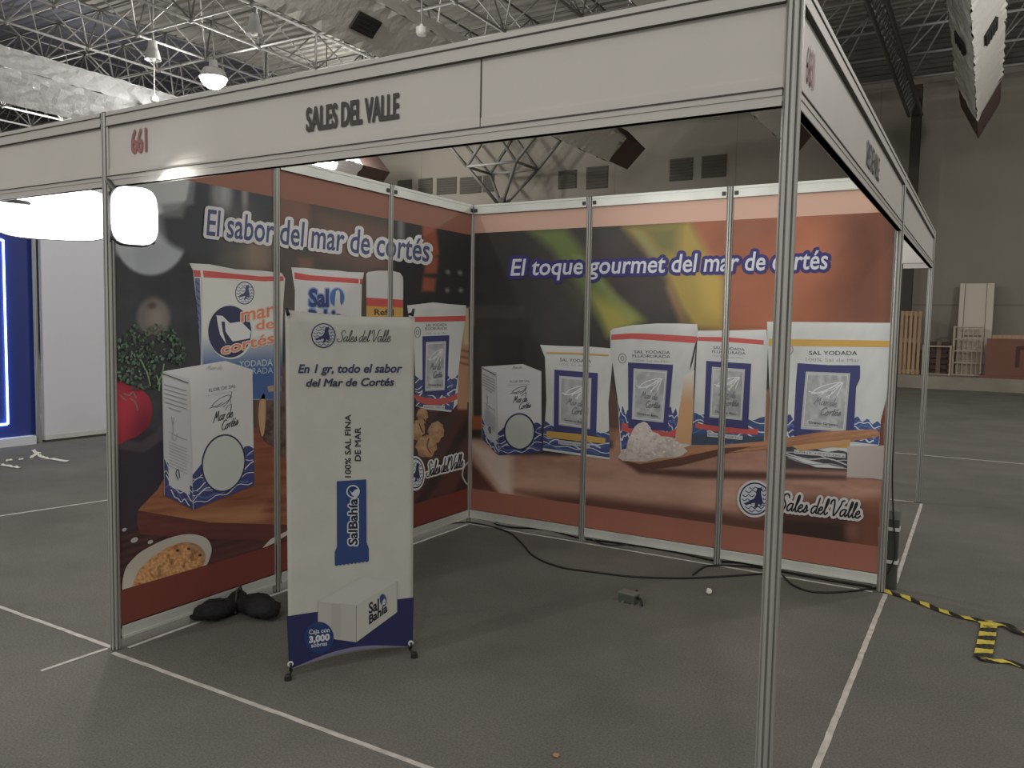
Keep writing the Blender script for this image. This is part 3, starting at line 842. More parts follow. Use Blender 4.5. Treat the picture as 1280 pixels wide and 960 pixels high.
p.fill([(172, 638), (197, 612), (205, 598), (300, 560), (318, 535), (362, 540), (362, 660), (262, 654)], board_top)
p.fill([(172, 638), (262, 653), (362, 656), (362, 676), (270, 674), (176, 668), (171, 655)], lambda x, y: mixc(np.tile(np.array((112., 54., 46.)), (len(x), 1)), fbm(x/30, y/4)*.8, (76, 38, 38)))
p.build('printed_cutting_board', INK, ML)
p = lp(1.1e-3)  # crusty bread behind the post
p.fill(smooth([(330, 478), (348, 474), (357, 490), (357, 570), (345, 560), (335, 555), (324, 540), (328, 505)], 3, True), lambda x, y: mixc(np.tile(np.array((110., 84., 72.)), (len(x), 1)), np.clip(fbm(x/5, y/6)*2.4-.8, 0, 1), (62, 50, 48)))
p.fill(smooth([(326, 496), (332, 494), (331, 535), (327, 545), (323, 520)], 3, True), flat((188, 150, 106)))
p.fill([(334, 483), (350, 480), (352, 488), (336, 490)], flat((170, 140, 122)))
p.build('printed_bread', INK, ML)
def salt_box(name, top, front, side, circ, wl, par, P, base, gain, dims, stx, fs=1.0):
    p = Print(P, base, gain, fade=.16)
    p.fill(side, lambda x, y: np.tile(np.array((186., 188., 190.)), (len(x), 1)), 3)
    p.fill(top, flat((206, 207, 206)), 3)
    p.fill(front, flat((203, 205, 206)), 3)
    fq = quadmap([front[3], front[2], front[0], front[1]]); sq = quadmap([side[3], side[2], side[0], side[1]])
    def F(u, v): return tuple(fq(np.array(u, float), np.array(v, float)))
    def Sd(u, v): return tuple(sq(np.array(u, float), np.array(v, float)))
    waves(p, [Sd(0, wl*1.1), Sd(1, wl*.55), Sd(0, 0), Sd(1, 0)], (58, 62, 118), 6, 3, 1.2)
    p.poly([Sd(.16, .34), Sd(.9, .34), Sd(.9, .1), Sd(.16, .1)], (190, 192, 194))
    waves(p, [F(0, wl), F(1, wl*1.15), F(0, 0), F(1, 0)], (56, 62, 122), 9, 5, 1.3)
    p.grp('round_window')
    p.poly(ell(circ[0], circ[1], circ[2]+2, circ[3]+2, circ[4]), NAVYD)
    p.poly(ell(circ[0], circ[1], circ[2], circ[3], circ[4]), (186, 194, 186)); p.grp('')
    rnd = random.Random(3)
    p.grp('heading'); p.text('FLOR DE SAL', [F(.3, .872), F(.74, .872), F(.3, .9), F(.74, .9)], (92, 94, 102), 0); p.grp('')
    p.stroke([F(.25, .845), F(.75, .845)], .6, (168, 170, 176))
    # leaf drawing
    g = (84, 88, 100)
    for q in ([(.34, .76), (.45, .8), (.6, .82), (.66, .8), (.55, .76), (.42, .74), (.34, .76)], [(.3, .745), (.42, .75), (.52, .77)], [(.52, .73), (.6, .76), (.64, .8)], [(.66, .72), (.64, .78), (.67, .84)], [(.55, .7), (.6, .73), (.66, .74)]):
        p.stroke(smooth([F(*a) for a in q], 4), .7, g, joint=False)
    p.pen('Mar de', [F(.36, .625), F(.68, .635), F(.36, .71), F(.68, .72)], .9*fs, (48, 50, 62))
    p.pen('Cortés', [F(.5, .545), F(.76, .56), F(.5, .625), F(.76, .64)], .9*fs, (48, 50, 62))
    for k in range(5): p.stroke([Sd(.06, .9-.035*k), Sd(.88, .9-.035*k)], .9, (132, 134, 140), joint=False)
    p.stroke([Sd(.22, .9-.175), Sd(.66, .9-.178)], .9, (132, 134, 140), joint=False)
    for k in range(9): p.stroke([Sd(.18, .45-.024*k), Sd(.84, .45-.024*k)], .7, (150, 152, 156), joint=False)
    for q in ([(.3, .66), (.36, .56), (.3, .5), (.42, .48), (.5, .54)], [(.2, .53), (.5, .52), (.85, .52)], [(.4, .66), (.36, .6)]):
        p.stroke(smooth([Sd(*a) for a in q], 4), .7, (140, 142, 146), joint=False)
    p.stroke([Sd(.02, .985), Sd(.95, .965)], 1.1, (80, 82, 84), joint=False)
    p.stroke(smooth([Sd(.5, .18), Sd(.42, .22), Sd(.5, .26), Sd(.56, .2)], 3), 1, (50, 54, 80))
    p.stroke([side[0], side[3]], .6, (170, 172, 172)); p.stroke([front[0], front[3]], .6, (178, 180, 182))
    p.grp('top_lettering'); p.pen('Mar de', stx, .6, (160, 162, 166)); p.grp('')
    p.build(name, INK, par)
salt_box('printed_salt_box', [(202.6, 464.4), (281.6, 451), (315.5, 462), (237, 473.5)], [(237, 473.5), (315.5, 462), (317.8, 606.4), (241.5, 637)], [(202.6, 464.4), (237, 473.5), (241.5, 637), (205.6, 619)],
         (279.5, 579, 25.5, 34.5, 8), .29, ML, PL, 5.0e-3, GL, 1, [(258, 462), (278, 461), (258, 456.5), (278, 455.5)])
p = lp(4.6e-3)   # bowl
p.fill(smooth([(154, 742), (153, 728), (157, 711), (165, 700), (179, 688), (208.7, 673.4), (236, 667.6), (256.9, 672.3), (264.4, 684.9), (261.5, 699.8), (254, 712), (240, 722), (180, 745), (163, 746)], 4, True), lambda x, y: mixc(np.tile(np.array((186., 180., 168.)), (len(x), 1)), sell(x, y, 200, 700, 60, 34, .4)*.5, (160, 150, 136)))
def grain(x, y):
    n = noise(x/1.9, y/1.9); m_ = fbm(x/5, y/5)
    c = mixc(np.tile(np.array((186., 122., 68.)), (len(x), 1)), np.clip(n*2-.6, 0, 1), (214, 156, 98))
    c = mixc(c, np.clip(m_*3-1.6, 0, 1), (132, 78, 44)); c = mixc(c, spoly(x, y, [(226, 676), (262, 682), (262, 705), (246, 690)], 6)*.7, (140, 112, 84))
    return c
p.fill(smooth([(166, 744), (165, 734), (172, 716), (186, 700), (206, 686), (228, 678), (247, 681), (257, 694), (253, 708), (240, 718), (200, 740)], 4, True), grain, .9)
for cx, cy in ((236, 686), (250, 694), (222, 688)): p.poly(ell(cx, cy, 2.2, 1.6), (70, 44, 36))
p.build('printed_grain_bowl', INK, ML)
p = lp(1.3e-3)
for cx, cy, r_ in ((155.5, 662, 2.6), (168, 675, 4), (188, 677.5, 3)): p.poly(ell(cx, cy, r_*1.2, r_*.75, -25), (168, 162, 158))
p.build('printed_salt_flakes', INK, ML)
p = lp(5.0e-3)
p.poly([(328, 685), (338, 674), (362, 662), (362, 667), (342, 679), (334, 683)], (188, 182, 174)); p.build('printed_spoon_tip', INK, ML)
p = lp(1.2e-3)   # salt bag with blue round mark
p.fill([(364.2, 334.3), (383, 335), (403, 337.2), (422, 338.2), (435, 339.9), (455, 340.5), (452.3, 356.5), (451, 420), (368, 420), (368.6, 363), (366.6, 351)], lambda x, y: mixc(np.tile(np.array((213., 213., 208.)), (len(x), 1)), np.clip((x-440)/14, 0, 1)*.3, (160, 160, 156)))
p.poly([(368, 340.3), (387.2, 343.9), (448.3, 348.5), (448.3, 354.5), (420, 352.5), (383, 350.5), (368.2, 348.8)], RED); p.poly([(450, 348.6), (453.6, 349), (452.6, 356), (450, 355)], RED)
p.text('Sal', [(386, 382.6), (411, 382.8), (386, 360.5), (411, 361)], (52, 64, 124), .04, 0, (120, 150, 200), 3.2)
p.poly(ell(421.3, 371.8, 10, 13), (150, 176, 212)); p.poly(ell(421.3, 371.8, 9, 11.6), (66, 108, 172))
p.poly([(418, 386), (419, 372), (420, 364), (423, 362), (425, 366), (425, 376), (427, 387)], (206, 212, 212))
p.text('Bahia', [(386, 406), (428, 407), (386, 386.5), (428, 387)], (52, 64, 124), .04, 0, (120, 150, 200), 3.2)
p.build('printed_salt_bag', INK, ML)
p = lp(1.2e-3)   # canister
p.fill([(457.8, 342.5), (460, 340), (473.5, 338.2), (490.8, 338.6), (500, 341), (503.5, 346), (504, 352), (503.8, 400), (458.2, 400)], lambda x, y: mixc(np.tile(np.array((208., 209., 206.)), (len(x), 1)), np.abs((x-478)/27)**3*.35, (150, 152, 150)))
p.poly([(458, 371.8), (503.9, 374.8), (503.9, 384.6), (458, 382.4)], RED); p.poly([(458, 382.4), (503.9, 384.6), (503.9, 400), (458, 400)], (206, 158, 70))
p.text('Refill', [(468, 393.5), (492, 394.5), (468, 386), (492, 386.5)], (60, 56, 60), .02)
p.build('printed_canister', INK, ML)
def pouch(name, par, P, base, gain, out, stripe, scol, texts, frame, silver, label, extra=None, wv=None, after=None):
    p = Print(P, base, gain, fade=.16)
    xs = [a[0] for a in out]; ys = [a[1] for a in out]; cx = (min(xs)+max(xs))/2; hw = (max(xs)-min(xs))/2; y0 = min(ys); hh = max(ys)-y0
    def body(x, y):
        c = np.tile(np.array((202., 205., 203.)), (len(x), 1)); n = fbm(x/22+y/60, y/34)
        c = mixc(c, np.clip(n*1.6-.62, 0, 1)*.35, (160, 164, 164)); c = mixc(c, np.clip(np.abs((x-cx)/hw)-.8, 0, .2)*2.0, (168, 172, 172))
        return mixc(c, np.clip(1-(y-y0)/(hh*.08), 0, 1)*.5, (218, 219, 214))
    p.fill(out, body)
    if wv:
        for q in wv: waves(p, *q)
    if extra: extra(p)
    p.grp('stripe')
    for q in stripe: p.poly(q, scol)
    p.grp('')
    for t, Q, col in texts: p.text(t, Q, col, .0)
    p.grp('window_label'); p.poly(frame, NAVY)
    p.poly(silver, (176, 180, 184))
    c = np.mean(np.array(silver), 0)
    p.fill([tuple(c+(np.array(q)-c)*(.93, .945)) for q in silver], lambda x, y: mixc(np.tile(np.array((150., 153., 156.)), (len(x), 1)), np.clip(fbm(x/6, y/8)*1.8-.5, 0, 1), (186, 189, 190)))
    p.stroke([tuple(c+(np.array(q)-c)*(.9, .92)) for q in silver], .8, (206, 208, 208), True)
    fq = quadmap([silver[3], silver[2], silver[0], silver[1]])
    def F(u, v): return tuple(fq(np.array(u, float), np.array(v, float)))
    for q in ([(.16, .62), (.3, .72), (.55, .8), (.84, .84), (.7, .74), (.45, .66), (.16, .62)], [(.1, .66), (.3, .64), (.5, .7), (.78, .8)], [(.4, .62), (.55, .72), (.82, .84), (.66, .66), (.52, .58)], [(.74, .6), (.8, .72), (.86, .84)], [(.55, .55), (.64, .68)]):
        p.stroke(smooth([F(*a) for a in q], 4), 1.0, (218, 220, 220), joint=False)
    p.pen('Mar de', [F(.24, .44), F(.76, .42), F(.24, .58), F(.76, .55)], .9, (112, 116, 122))
    p.pen('Cortés', [F(.42, .26), F(.86, .27), F(.42, .4), F(.86, .4)], 1.0, (104, 108, 114))
    if label: p.text(label, [F(.16, .105), F(.82, .09), F(.16, .15), F(.82, .135)], (70, 72, 78), .01)
    p.grp('')
    if after: after(p)
    p.build(name, INK, par)
def pill(p, Q, t):
    p.poly(Q, (186, 188, 188)); c = [np.array(q) for q in Q]
    p.text(t, [tuple(c[3]+(1, -1.5)), tuple(c[2]+(-1, -1.5)), tuple(c[0]+(1, 2)), tuple(c[1]+(-1, 2))], (84, 88, 104), .01)
DK = (62, 64, 72); LG = (158, 160, 164)
def exL(p):
    p.poly([(518, 493), (531, 497), (545, 498.5), (560, 497), (572, 491), (571.7, 499), (558, 505), (540, 507), (523, 503), (518, 497)], (196, 82, 74))
    pill(p, [(529, 506), (556, 507), (556, 511.5), (529, 511)], 'CONT. NETO')
    p.stroke(ell(522, 415.5, 3.6, 6.6), .8, (110, 112, 116), True); p.stroke(ell(522, 415.5, 1.6, 3), .8, (110, 112, 116), True)
pouch('printed_salt_pouch', ML, PL, 3.2e-3, GL, [(509, 381.7), (525, 380), (541.7, 378), (560, 380), (582.5, 381.7), (582.5, 393.3), (577, 430), (573.3, 463.3), (571.7, 505), (563.3, 515), (535, 512), (520, 508), (519, 470), (517.5, 427), (513, 405), (510, 391)],
      [[(518.3, 395.8), (550, 395.5), (582, 394.5), (582, 401.3), (550, 402), (518.7, 402.5)]], RED,
      [('SAL YODADA', [(532.5, 408.3), (558.5, 407.5), (532.5, 404.8), (558.5, 403.8)], DK), ('FLUORURADA', [(531.5, 412.6), (559, 411.8), (531.5, 409.2), (559, 408.4)], DK), ('100% Sal de Mar', [(532, 418), (558, 417.4), (532, 415.4), (558, 414.8)], LG)],
      [(528, 420.3), (561.7, 419), (558.8, 494), (528.3, 494)], [(532.5, 427.5), (557.5, 426.3), (555.8, 487.5), (531.3, 489)], 'Grano fino', exL,
      [([(518.6, 472), (572.6, 470), (520, 508), (566, 513)], (64, 78, 128), 9, 2, 1.6)])
p = lp(1.4e-3)  # walnuts
for cx, cy, rx, ry, rot in ((528, 519, 7, 10, 0), (523, 537, 8, 14, 10), (545, 540, 10, 13.5, 10), (533, 558, 13, 14, 0)):
    P_ = [(x_+1.2*math.sin(i*2.1), y_+1.1*math.cos(i*1.7)) for i, (x_, y_) in enumerate(ell(cx, cy, rx, ry, rot, 22))]
    p.fill(P_, lambda x, y, cx=cx, cy=cy, rx=rx, ry=ry: mixc(mixc(np.tile(np.array((172., 128., 88.)), (len(x), 1)), np.clip(fbm(x/4, y/4)*2.6-1, 0, 1)*.8, (126, 80, 56)), sell(x, y, cx-1, cy-4, rx*.7, ry*.6, .7)*.5, (204, 168, 124)), 1)
for q in ([(530, 524), (534, 532), (532, 545)], [(536, 548), (534, 558), (538, 566)], [(524, 530), (528, 540)]): p.stroke(smooth(q, 4), 1.4, (86, 52, 42))
p.build('printed_walnuts', INK, ML)
p = lp(1.4e-3)
p.stroke(smooth([(586, 577), (580, 584), (578, 594), (582, 603), (587, 607)], 4), 1.8, (170, 170, 160)); p.build('printed_dish_rim', INK, ML)
p = lp(6e-3)
p.pen('Sales del Valle', [(533, 596), (579, 583.6), (533, 578.5), (579, 567)], 1.1, (34, 32, 38), (204, 206, 204), 5.2)
emblem(p, 519, 591.7, 11, 19, (46, 50, 92), (206, 208, 208)); p.build('company_logo', INK, ML)
band(PL, lpx, .024, 3*S-.024, 2.235, 2.392, (172, 116, 98), 'upper_border', ML)
p = Print(PL, 5.4e-3); p.fill(mural_rect(lpx, .024, 3*S-.024, .108, .275), flat((136, 72, 64)), 8); p.build('lower_border', INK, ML)
p = lp(4e-3)
p.text('El sabor del mar de cortés', [(258, 293.5), (537, 327), (258, 259.5), (537, 297)], (70, 78, 122), .012, .12, (218, 220, 226), 8.5, cap=.729)
p.build('headline', INK, ML)
# ---- rear mural backdrop
def right_bg(x, y):
    c = np.tile(np.array((56., 54., 52.)), (len(x), 1)); n = fbm(x/40, y/40)
    c = mixc(c, spoly(x, y, [(700, 285), (870, 275), (880, 410), (700, 420)], 30)*.8, (74, 66, 62))
    c = mixc(c, spoly(x, y, [(855, 265), (1115, 250), (1115, 420), (890, 420)], 14), (166, 92, 62))
    c = mixc(c, spoly(x, y, [(1020, 250), (1120, 250), (1120, 420), (1030, 420), (1055, 330)], 26)*.75, (112, 66, 52))
    c = mixc(c, spoly(x, y, [(900, 262), (985, 262), (985, 300), (890, 310)], 18)*.4, (122, 72, 56))
    c = mixc(c, spoly(x, y, [(985, 270), (1050, 262), (1030, 340), (985, 350)], 20)*.5, (196, 112, 76))
    c = mixc(c, spoly(x, y, [(930, 395), (1020, 385), (1020, 425), (920, 425)], 12)*.4, (176, 92, 58))
    c += ((n-.5)*14)[:, None]
    # green and yellow stalks, out of focus
    st = spoly(x, y, [(660, 288), (706, 284), (735, 322), (770, 372), (806, 400), (760, 420), (752, 402), (735, 372), (708, 338), (688, 310)], 7)
    c = mixc(c, st, (104, 120, 62)); c = mixc(c, st*spoly(x, y, [(735, 370), (800, 385), (800, 415), (755, 425)], 12), (166, 160, 70))
    c = mixc(c, spoly(x, y, [(715, 318), (728, 322), (800, 398), (785, 402)], 4)*.6, (138, 150, 84)); c = mixc(c, spoly(x, y, [(700, 350), (735, 368), (748, 395), (725, 385)], 8)*.35, (98, 104, 82))
    y2 = spoly(x, y, [(780, 284), (862, 276), (886, 318), (905, 350), (905, 412), (868, 412), (850, 386), (832, 344), (806, 312)], 7)
    c = mixc(c, y2, (168, 142, 62)); c = mixc(c, y2*spoly(x, y, [(800, 284), (850, 280), (846, 318), (824, 318)], 9)*.8, (106, 104, 62)); c = mixc(c, y2*spoly(x, y, [(872, 340), (905, 340), (905, 400), (880, 390)], 9)*.7, (196, 164, 70))
    c = mixc(c, spoly(x, y, [(792, 286), (806, 294), (836, 340), (826, 344)], 4)*.7, (136, 136, 96))
    c = mixc(c, spoly(x, y, [(838, 350), (850, 384), (862, 412), (852, 410), (832, 360)], 4)*.6, (170, 120, 74))
    # dark shelf shapes at left
    c = mixc(c, spoly(x, y, [(594, 382), (655, 382), (655, 398), (594, 398)], 3)*.35, (86, 84, 82)); c = mixc(c, spoly(x, y, [(615, 420), (655, 420), (655, 470), (615, 470)], 3)*.5, (42, 40, 40))
    c = mixc(c, spoly(x, y, [(588, 520), (606, 520), (606, 537), (588, 537)], 1.4), (160, 86, 52))
    # table
    E_ = [(586, 548), (604, 548), (640, 568), (700, 570), (765, 560), (776, 520), (860, 545), (960, 545), (1108, 560), (1118, 760), (580, 700)]
    t = spoly(x, y, E_, 3); w = fbm(x/34, (y-x*.06)/11)
    tc = mixc(np.tile(np.array((190., 140., 116.)), (len(x), 1)), np.clip(w*2-.6, 0, 1)*.6, (146, 98, 80))
    tc = mixc(tc, spoly(x, y, [(640, 585), (880, 600), (1000, 620), (1000, 640), (640, 615)], 14)*.6, (208, 160, 136))
    tc = mixc(tc, spoly(x, y, [(588, 550), (640, 572), (640, 618), (626, 616), (588, 560)], 6)*.85, (222, 200, 184))
    tc = mixc(tc, spoly(x, y, [(588, 575), (622, 616), (588, 612)], 3), (98, 56, 44))
    tc = mixc(tc, spoly(x, y, [(645, 614), (730, 620), (900, 640), (960, 650), (960, 700), (720, 640)], 6)*.85, (86, 46, 38))
    tc = mixc(tc, spoly(x, y, [(775, 574), (812, 586), (880, 588), (960, 590), (1058, 594), (1058, 600), (880, 598), (800, 592)], 2.5)*.85, (78, 50, 44))
    tc = mixc(tc, spoly(x, y, [(960, 628), (1040, 622), (1105, 640), (1108, 700), (940, 690)], 10)*.9, (96, 54, 42))
    tc = mixc(tc, spoly(x, y, [(965, 645), (1060, 652), (1066, 690), (960, 676)], 8)*.9, (52, 34, 30)); tc = mixc(tc, sell(x, y, 1064, 664, 8, 13, .6)*.6, (150, 96, 78))
    tc = mixc(tc, spoly(x, y, [(1070, 625), (1110, 620), (1110, 690), (1075, 690)], 8)*.7, (128, 70, 50))
    tc = mixc(tc, spoly(x, y, [(960, 562), (1060, 575), (1060, 590), (960, 586)], 3)*.9, (64, 54, 56))
    c = c*(1-t[:, None])+tc*t[:, None]
    c = mixc(c, spoly(x, y, [(758, 470), (775, 500), (780, 548), (760, 548)], 4)*.7, (110, 74, 62))
    c = mixc(c, spoly(x, y, [(757, 535), (778, 540), (778, 552), (757, 552)], 4)*.7, (176, 116, 84))
    c = mixc(c, spoly(x, y, [(1098, 480), (1118, 470), (1118, 560), (1096, 556)], 2.5), (120, 62, 46))
    c = mixc(c, spoly(x, y, [(953, 487), (962, 487), (962, 552), (953, 550)], 2)*.9, (166, 104, 70))
    return c
p = Print(PB, 0, GB, fade=.16); p.fill(mural_rect(bpx, .024, 3*S-.024, .108, 2.392), right_bg, 1.7); p.build('backdrop', INK, MR)
salt_box('printed_salt_box', [(602.2, 458.4), (653.3, 455), (676.7, 464.2), (620.5, 465.8)], [(620.5, 465.8), (676.7, 464.2), (677, 565), (622.8, 569.4)], [(602.2, 458.4), (620.5, 465.8), (622.8, 569.4), (602.5, 548.6)],
         (649.4, 539.5, 17.8, 21.2, 0), .3, MR, PB, 1.2e-3, GB, 1, [(640, 461), (652, 460), (640, 457.5), (652, 457)], .8)
def ex1(p):
    p.poly([(683, 538.7), (720, 542), (757, 548), (756.2, 554.5), (720, 551), (683, 546.5)], YEL); pill(p, [(698, 550), (737, 554.5), (737, 559.5), (698, 555)], 'CONT. NETO')
    p.poly([(678.6, 560), (762, 572), (762.3, 574.6), (678.4, 563)], (204, 206, 204)); p.stroke([(684, 441), (720, 441.8), (760, 444)], 2, YEL)
pouch('printed_salt_pouch', MR, PB, 1.2e-3, GB, [(675, 431), (700, 432.5), (740, 433.5), (770, 436), (766, 450), (760.5, 503), (762.3, 574.6), (720, 568), (678.4, 561), (681, 530), (683, 500.8), (681.2, 446.9)], [], YEL,
      [('SAL YODADA', [(700, 451.6), (739, 453.6), (700, 447.4), (739, 449.4)], DK), ('100% Sal de Mar', [(699, 456.6), (740, 459), (699, 453.6), (740, 456)], LG)],
      [(693, 462), (747.3, 466.3), (745.2, 547), (692, 539)], [(699, 469.6), (739.4, 472.7), (737.5, 536.4), (698.4, 531.2)], 'Grano fino', None,
      [([(680, 528), (762, 540), (678.5, 562), (762, 573)], (60, 76, 136), 8, 2, 1.6)], ex1)
def ex2(p):
    p.poly([(777, 528), (795, 534), (835, 540), (850, 534), (852, 541), (836, 549), (795, 544), (777, 538)], RED)
    p.fill([(855, 470), (868, 462), (866, 520), (863.8, 556), (843, 553), (848, 520)], lambda x, y: mixc(np.tile(np.array((206., 206., 202.)), (len(x), 1)), np.clip((y-468)/34, 0, 1), (206, 152, 104)))
    p.poly([(871, 421), (872.5, 423), (866, 452), (862, 464), (863, 455)], (58, 58, 56))
    p.stroke(ell(778, 448, 4.6, 6), 1, (128, 130, 132), True); p.stroke(ell(778, 448, 1.8, 2.6), .9, (128, 130, 132), True)
pouch('printed_salt_pouch', MR, PB, 1.3e-3, GB, [(762.7, 414), (766.4, 410.8), (790, 406.5), (822.2, 404.2), (850, 404.4), (871.4, 405.3), (872.5, 414), (869.2, 440.3), (866, 480), (864, 556), (820, 572), (776, 565), (774, 530), (772, 499.4), (763, 433.8)],
      [[(764, 418.4), (790, 416.5), (815.6, 417.3), (871.4, 420.6), (870.3, 429), (815.6, 425), (790, 423.5), (764, 425)]], RED,
      [('SAL YODADA', [(792.7, 441.4), (837.5, 442.6), (792.7, 437.6), (837.5, 438.6)], DK), ('FLUORURADA', [(790.5, 446.4), (838, 447.6), (790.5, 442.8), (838, 443.8)], DK), ('100% Sal de Mar', [(792, 451.5), (837, 453), (792, 449), (837, 450)], LG)],
      [(785, 453), (841.4, 456), (834.2, 539), (785.4, 535)], [(792, 460.4), (834.2, 463.3), (829.2, 528.3), (789.8, 523.9)], 'Grano fino', ex2,
      [([(773, 508), (790, 520), (777, 562), (792, 560)], (56, 72, 130), 5, 2, 1.5), ([(834, 510), (852, 518), (830, 552), (846, 556)], (56, 72, 130), 5, 4, 1.5)])
def ex3(p):
    p.poly([(865, 542), (955, 546), (955, 552), (864, 556)], (58, 74, 96)); p.poly([(869.4, 528.8), (905, 534), (948, 536.3), (947.2, 543.5), (905, 541), (869.4, 535)], RED)
    pill(p, [(884.4, 540), (928.4, 545), (928, 550), (884, 545.5)], 'CONT. NETO')
pouch('printed_salt_pouch', MR, PB, 1.2e-3, GB, [(872, 413.4), (915, 413), (958, 412), (960, 430), (958, 487.5), (955.6, 552), (910, 556), (863.8, 556), (866.6, 521), (869, 480), (871.3, 427.5)],
      [[(872.8, 421), (910, 421.5), (954.7, 425.3), (954.7, 430.9), (910, 427.5), (873, 426)]], RED,
      [('SAL YODADA', [(891.5, 436), (930.5, 438.6), (891.5, 432.4), (930.5, 435)], DK), ('FLUORURADA', [(890, 440.8), (932, 443.6), (890, 437.4), (932, 440)], DK), ('100% Sal de Mar', [(891, 446), (930, 448.5), (891, 443.6), (930, 446)], LG)],
      [(882.9, 451), (939, 454.7), (935, 537), (879.7, 530)], [(890, 458.4), (931.3, 461.6), (927.5, 525.4), (886.8, 521.6)], 'Grano fino', ex3,
      [([(867.5, 514), (956, 524), (864, 556), (955, 556)], (58, 80, 132), 8, 3, 1.6)])
def ex4(p):
    p.stroke(ell(985, 437, 6, 6.5), 1.2, (140, 142, 142), True); p.stroke(ell(985, 437, 3, 3.4), 1, (140, 142, 142), True)
    p.poly([(963, 545), (1062, 552), (1062, 560), (964, 556)], YEL)
    pill(p, [(992.7, 561.7), (1057, 567), (1057, 572.5), (992.7, 567)], 'CONT. NETO 250 g')
    p.stroke(smooth([(980, 566), (1010, 574), (1035, 573), (1058, 581)], 4), 1.6, (186, 188, 190)); p.stroke(smooth([(985, 572), (1010, 580), (1040, 580), (1058, 586)], 4), 1.2, (150, 152, 158))
pouch('printed_salt_pouch', MR, PB, 1.4e-3, GB, [(958.8, 402), (1010, 402.6), (1060, 403), (1113, 403.6), (1113, 477.5), (1107.5, 499.4), (1101, 525.6), (1098.8, 556), (1060, 586), (1020, 584), (978.4, 568), (964, 555), (962, 490), (960, 440)],
      [[(961, 423.6), (1010, 424.2), (1060, 425), (1112, 426), (1112, 433.8), (1060, 433.2), (1010, 432.6), (961, 432)]], YEL,
      [('SAL YODADA', [(1011.3, 443.7), (1071.4, 443.9), (1011.3, 438.4), (1071.4, 438.4)], (48, 48, 54)), ('100% Sal de Mar', [(1007, 451.5), (1075, 452.5), (1007, 447), (1075, 448)], LG)],
      [(997, 453.9), (1036, 456.4), (1075, 456.7), (1075, 473), (1070, 484), (1067, 545), (1030, 546), (991.6, 545), (994.9, 477.5)], [(1007.3, 464.4), (1062.7, 466.6), (1057, 539.9), (1000.8, 536)], 'Grano Grueso', ex4,
      [([(962, 515), (998, 524), (964, 556), (992, 560)], (58, 70, 132), 6, 2, 2.0), ([(1066, 522), (1101, 530), (1064, 552), (1098, 556)], (58, 84, 150), 6, 5, 2.0), ([(964, 556), (1062, 566), (978, 568), (1060, 586)], (66, 62, 70), 1, 5, 1.0)])
def salt(x, y):
    n = fbm(x/4.2, y/4.2); return mixc(mixc(np.tile(np.array((204., 192., 184.)), (len(x), 1)), np.clip(n*2.2-.8, 0, 1)*.7, (160, 144, 136)), sell(x, y, 802, 545, 16, 14, .7)*.5, (222, 212, 206))
def wood(x, y):
    n = fbm((x+y)/50, (y+x*.12)/3); return mixc(np.tile(np.array((192., 132., 92.)), (len(x), 1)), np.clip(n*1.6-.5, 0, 1)*.8, (132, 80, 54))
p = Print(PB, 5.6e-3, GB, fade=.16)
p.fill([(861, 558.2), (905, 556), (961.9, 551), (1027.5, 539.4), (1095.5, 536.4), (1100, 542), (1098, 546), (1051, 553.5), (980.6, 559.4), (903.3, 566.4), (850, 580), (815, 585), (780, 577), (800, 572), (840, 566)], wood)
p.fill([(776, 574), (800, 580), (850, 572), (905, 560), (940, 558), (903, 568), (850, 582), (815, 586.5), (786, 580)], lambda x, y: np.tile(np.array((98., 62., 48.)), (len(x), 1)))
p.fill([(990, 557), (1064, 549), (1060, 556), (1000, 564)], flat((196, 144, 92)))
p.build('printed_wooden_spoon', INK, MR)
p = Print(PB, 6.6e-3, GB, fade=.16)
hp = [(771.9, 571.6), (778, 563), (782.8, 560.6), (785, 550), (788.3, 543), (793, 534), (797, 530), (804.7, 526.7), (809, 529), (812.3, 533.3), (815, 539), (822, 542), (826.6, 545.3), (836, 546), (844, 547.5), (848, 553), (851.7, 556.3), (859.4, 564), (852, 570), (844, 571.6), (822, 572.7), (808, 577), (793.8, 577), (778.4, 576)]
p.fill(hp, salt); rnd = random.Random(2)
for i in range(70):
    a, c_ = hp[rnd.randrange(len(hp))], rnd.uniform(.3, 1); qx, qy = a[0]*c_+812*(1-c_), a[1]*c_+560*(1-c_)
    g = rnd.choice(((222, 212, 206), (176, 160, 150), (212, 200, 194))); r_ = rnd.uniform(.8, 2.2); p.poly([(qx+r_*math.cos(q*1.2+i), qy+r_*math.sin(q*1.3+i)*.8) for q in range(5)], g)
p.build('printed_salt_heap', INK, MR)
p = Print(PB, 6.6e-3, GB, fade=.16)
p.fill([(1059.4, 558), (1106, 556.7), (1104.5, 600), (1090, 598), (1058.7, 596.7)], lambda x, y: mixc(np.tile(np.array((184., 172., 166.)), (len(x), 1)), np.clip((x-1058)/50, 0, 1)*.35, (150, 132, 126))); p.build('printed_salt_block', INK, MR)
p = Print(PB, 6.6e-3, GB, fade=.16)
p.pen('Sales del Valle', [(971, 637), (1075.5, 648), (971, 616), (1075.5, 629)], 2.0, (32, 28, 30), (206, 202, 202), 8.5)
emblem(p, 943.5, 623.5, 19.5, 20.5, (40, 44, 88), (208, 202, 202)); p.build('company_logo', INK, MR)
band(PB, bpx, .024, 3*S-.024, 2.25, 2.392, (224, 180, 158), 'upper_border', MR)
p = Print(PB, 6e-4); p.fill(mural_rect(bpx, .024, 3*S-.024, .108, .27), flat((172, 112, 96)), 8); p.build('lower_border', INK, MR)
p = Print(PB, 2e-3)
p.text('El toque gourmet del mar de cortés', [(638, 344.3), (1035, 336), (638, 323), (1035, 310.5)], (222, 224, 232), .014, .16, (66, 62, 124), 8.5)
p.build('headline', INK, MR)
